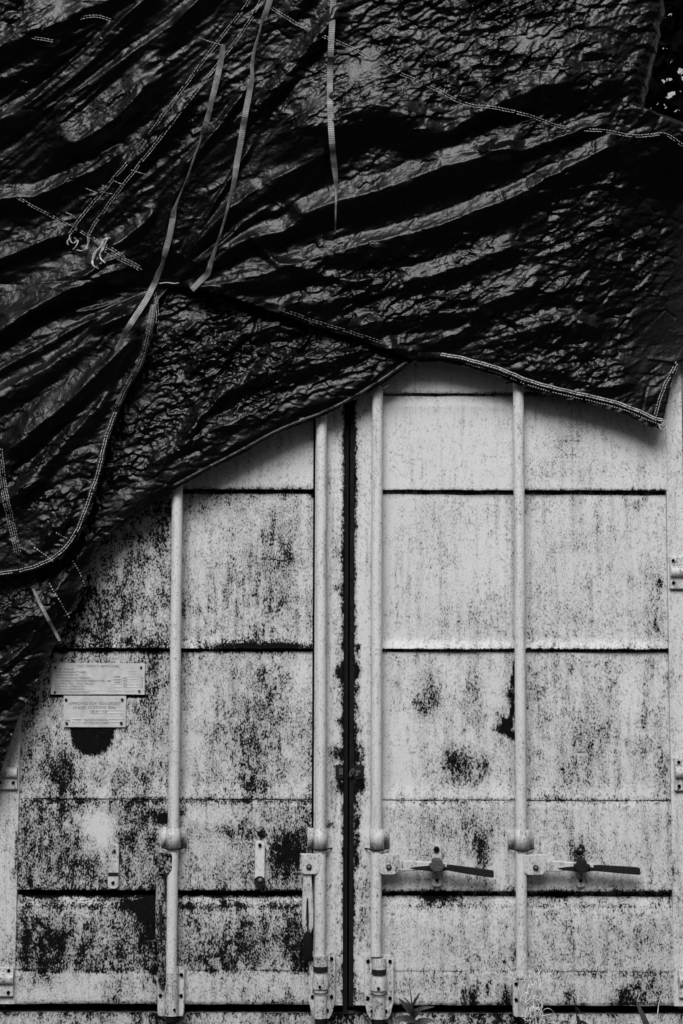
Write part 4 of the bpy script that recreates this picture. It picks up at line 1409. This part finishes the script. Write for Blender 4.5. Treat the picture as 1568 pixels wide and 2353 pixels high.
# webbing straps
GS = 'webbing straps on the upper tarpaulin'
sA = ribbon(up, [(513, 104, 7), (510, 122, 12), (503, 160, 13), (493, 205, 13), (485, 235, 9), (480, 262, 11), (468, 300, 10), (462, 312, 3), (458, 330, 3), (442, 372, 3), (430, 410, 2.5), (410, 455, 3), (402, 478, 5), (398, 492, 13), (390, 540, 15), (381, 572, 13), (374, 606, 5), (364, 630, 10), (345, 672, 17), (325, 705, 17), (305, 735, 14), (285, 770, 8), (265, 808, 3)])
tag(sA, 'long twisted grey webbing strap crossing the pleated gather of the upper tarpaulin', 'strap', GS)
sB = ribbon(up, [(628, -30, 12), (618, 8, 12), (606, 40, 9), (600, 52, 4), (596, 75, 3), (584, 112, 5), (578, 150, 7), (580, 180, 8), (572, 215, 12), (562, 265, 17), (552, 330, 16), (543, 375, 14), (538, 420, 9), (528, 455, 5), (512, 520, 3.5), (495, 570, 4), (484, 605, 8), (480, 622, 10), (474, 632, 14), (460, 645, 15), (440, 665, 15)])
tag(sB, 'grey webbing strap whose square cut end lies just right of the pleated gather', 'strap', GS)
sC = ribbon(up, [(767, -40, 14), (765, 10, 14), (761, 80, 14), (758, 150, 15), (757, 230, 15), (760, 300, 15), (764, 350, 14), (769, 395, 13), (772, 430, 6), (771, 470, 3.5), (770, 535, 2.2)])
tag(sC, 'straight grey webbing strap hanging highest and nearest the crinkled upper right of the tarpaulin', 'strap', GS)
sD = ribbon(lo, [(76, 1352, 4), (92, 1388, 7), (110, 1422, 7), (126, 1450, 6), (137, 1472, 5)], wmax=8)
tag(sD, 'short thin grey strap lying on the under tarpaulin above the identification plates', 'strap')

# ------------------------------------------------------------------ tree behind the right end
tree = thing('tree', 'dark leafy tree behind the right end of the tarpaulin with bright sky showing through', 'tree', (2.6, 3.4, 0))
m = MB()
m.tube([(2.6, 3.4, 0), (2.55, 3.4, 1.0), (2.62, 3.45, 2.2), (2.5, 3.5, 3.4), (2.4, 3.6, 4.8)], [.17, .14, .12, .09, .04], 12)
for k in range(9):
    a = k * 2.4; z = 1.8 + k * .33
    m.tube([(2.57, 3.45, z), (2.57 + .6 * math.cos(a), 3.45 + .6 * math.sin(a), z + .4), (2.57 + 1.3 * math.cos(a), 3.45 + 1.3 * math.sin(a), z + .9)], [.05, .032, .01], 7)
m.build('trunk', M_BARK, tree, smooth=60)
vs, fs = [], []
gaps = [(1531, 181, 4, 3), (1521, 196, 5, 3), (1532, 231, 8, 9)]
nleaf = 0
cnt = 34000
pos = rng.normal(size=(cnt, 3)); pos /= np.linalg.norm(pos, axis=1)[:, None]
rad = rng.uniform(.25, 1, cnt) ** .5
cl_ = rng.normal(size=(60, 3)); cl_ /= np.linalg.norm(cl_, axis=1)[:, None]
pick = rng.integers(0, 60, cnt)
pos = pos * .33 + cl_[pick] * (rng.uniform(.3, 1, 60) ** .6)[pick][:, None]
C0 = np.array([2.35, 3.5, 4.3]); RAD = np.array([2.3, 1.4, 2.3])
pos = C0 + pos * RAD
pu, pv = UV(pos)
for k in range(cnt):
    p = pos[k]
    if p[1] < .9 or p[2] < 1.2: continue
    L_ = rng.uniform(.035, .075)
    if any(((pu[k] - a) / (c + 8)) ** 2 + ((pv[k] - b) / (d + 8)) ** 2 < 1 for a, b, c, d in gaps) and rng.random() < .97: continue
    dv = rng.normal(size=3); dv /= np.linalg.norm(dv)
    sd = np.cross(dv, rng.normal(size=3)); sd /= np.linalg.norm(sd) + 1e-9
    n0 = len(vs)
    vs += [tuple(p - dv * L_), tuple(p + sd * L_ * .5), tuple(p + dv * L_), tuple(p - sd * L_ * .5)]
    fs.append((n0, n0 + 1, n0 + 2, n0 + 3))
m = MB(); m.add(vs, fs); m.build('crown', M_LEAF, tree)


# ------------------------------------------------------------------ unseen dark leaves, added so the tarpaulin reflects black
m = MB()
nw = 11000
hz = rng.uniform(0, 1, nw); wq = rng.uniform(-1.55, 1.55, nw); wr = 1 + .2 * rng.uniform(0, 1, nw) ** 1.5
hx = 13 * wr * np.sign(wq) * np.minimum(np.abs(np.sin(wq)) * 1.15, 1); hy = -15 * wr * np.cos(wq) + 2
htop = 9.5 + 1.6 * np.sin(hx * .8) + 1.0 * np.sin(hx * 2.1 + 1)
vs, fs = [], []
for k in range(nw):
    p = np.array([hx[k], hy[k], hz[k] * htop[k]])
    dv = rng.normal(size=3); dv /= np.linalg.norm(dv); sd = np.cross(dv, rng.normal(size=3)); sd /= np.linalg.norm(sd)
    L_ = rng.uniform(.25, .5); n0 = len(vs)
    vs += [tuple(p - dv * L_), tuple(p + sd * L_ * .6), tuple(p + dv * L_), tuple(p - sd * L_ * .6)]
    fs.append((n0, n0 + 1, n0 + 2, n0 + 3))
m.add(vs, fs)
wood = m.build('wood', M_LEAF)
tag(wood, 'dark leafy wood across the clearing from the container doors', None, None, 'stuff')

# ------------------------------------------------------------------ weeds along the sill
def leaf(mb, base, tip, width, up_, mi=0, curl=.15):
    base, tip = Vector(base), Vector(tip)
    d = tip - base
    side = d.cross(Vector(up_)).normalized()
    nrm = side.cross(d).normalized()
    n = 6
    vs = []
    for k in range(n + 1):
        t = k / n
        w = width * (math.sin(math.pi * min(1, t * .95 + .04)) ** .8) * (1 - .25 * t)
        c = base + d * t + nrm * (curl * d.length * math.sin(math.pi * t))
        vs += [tuple(c - side * w + nrm * w * .35), tuple(c), tuple(c + side * w + nrm * w * .35)]
    fs = []
    for k in range(n):
        a = 3 * k
        fs += [(a, a + 1, a + 4, a + 3), (a + 1, a + 2, a + 5, a + 4)]
    mb.add(vs, fs, mi)


def Q(u, v, y): return tuple(Wn(u, v, y))


wy = -.16
weed = thing('weed', 'leafy weed with pointed leaves and a thin flower stalk growing below the right door', 'weed', (X(948), wy, 0))
m = MB(); m.tube([Q(958, 2480, wy), Q(952, 2352, wy), Q(946, 2310, wy), Q(940, 2262, wy + .01)], [.004, .0035, .0028, .0012], 7)
m.tube([Q(946, 2312, wy), Q(953, 2292, wy - .01), Q(962, 2285, wy)], [.002, .0015, .0008], 5)
m.build('stem', M_WEED, weed, smooth=60)
for bse, tip, wd in (((950, 2335), (914, 2292), .012), ((948, 2322), (998, 2312), .007), ((950, 2330), (936, 2300), .007), ((955, 2345), (902, 2338), .014), ((952, 2350), (1000, 2344), .013), ((952, 2348), (922, 2372), .013), ((955, 2352), (990, 2375), .014), ((946, 2312), (966, 2280), .004), ((944, 2310), (925, 2290), .003), ((950, 2338), (968, 2318), .008)):
    m = MB(); leaf(m, Q(bse[0], bse[1], wy), Q(tip[0], tip[1], wy - .03 - .02 * random.random()), wd, (0, -1, .35)); m.build('leaf', M_WEED, weed, smooth=80)

gy = -.085
tuft = thing('dry_grass', 'tuft of curling dead grass caught on the foot of the right door bar', 'grass tuft', (X(1225), gy, 0))
m = MB()
for k in range(85):
    t0 = random.random()
    u = 1212 + 22 * t0 + random.gauss(0, 9); v = 2232 + 110 * t0 + random.gauss(0, 10)
    pts = []
    a = random.uniform(0, 6.28); bend = random.uniform(-.55, .55); st = random.uniform(4, 8)
    for j in range(9):
        pts.append(Q(u, v, gy - .012 + .012 * math.sin(j * .8 + k)))
        u += st * math.cos(a) * .8; v += st * math.sin(a) + .8; a += bend
    m.tube(pts, [.0009] * 8 + [.0003], 4)
m.tube([Q(1225, 2480, gy), Q(1235, 2380, gy), Q(1225, 2300, gy), Q(1216, 2235, gy)], [.003, .003, .002, .001], 6)
m.build('blades', M_DRY, tuft)
wilt = thing('weed', 'small wilted weed with drooping dark leaves below the right handle', 'weed', (X(1326), wy, 0))
m = MB(); m.tube([Q(1340, 2480, wy), Q(1328, 2360, wy), Q(1322, 2315, wy), Q(1316, 2290, wy), Q(1306, 2287, wy), Q(1292, 2293, wy)], [.003, .003, .0022, .0018, .001, .0006], 6)
m.build('stem', M_RUST, wilt, smooth=60)
for bse, tip, wd in (((1322, 2312), (1336, 2330), .003), ((1326, 2335), (1334, 2362), .007), ((1328, 2345), (1350, 2352), .006), ((1326, 2350), (1316, 2372), .006), ((1316, 2290), (1322, 2306), .003)):
    m = MB(); leaf(m, Q(*bse, wy), Q(*tip, wy - .01), wd, (0, -1, .2)); m.build('leaf', M_RUST, wilt, smooth=80)
blade = thing('grass', 'broad upright grass blade standing beside a thin pale stalk at lower right', 'grass', (X(1490), wy, 0))
m = MB(); leaf(m, Q(1512, 2420, wy), Q(1458, 2292, wy - .02), .012, (0, -1, 0), curl=.04); m.build('leaf', M_WEED, blade, smooth=80)
m = MB(); leaf(m, Q(1480, 2440, wy), Q(1440, 2350, wy - .02), .012, (0, -1, 0), curl=.04); m.build('leaf', M_WEED, blade, smooth=80)
stalk = MB(); stalk.tube([Q(1506, 2470, wy), Q(1508, 2352, wy), Q(1512, 2310, wy), Q(1518, 2286, wy)], [.0018, .0016, .0014, .0007], 6)
so = stalk.build('grass_stalk', M_DRY, None, smooth=60)
tag(so, 'single thin pale grass stalk standing at the lower right corner', 'grass')
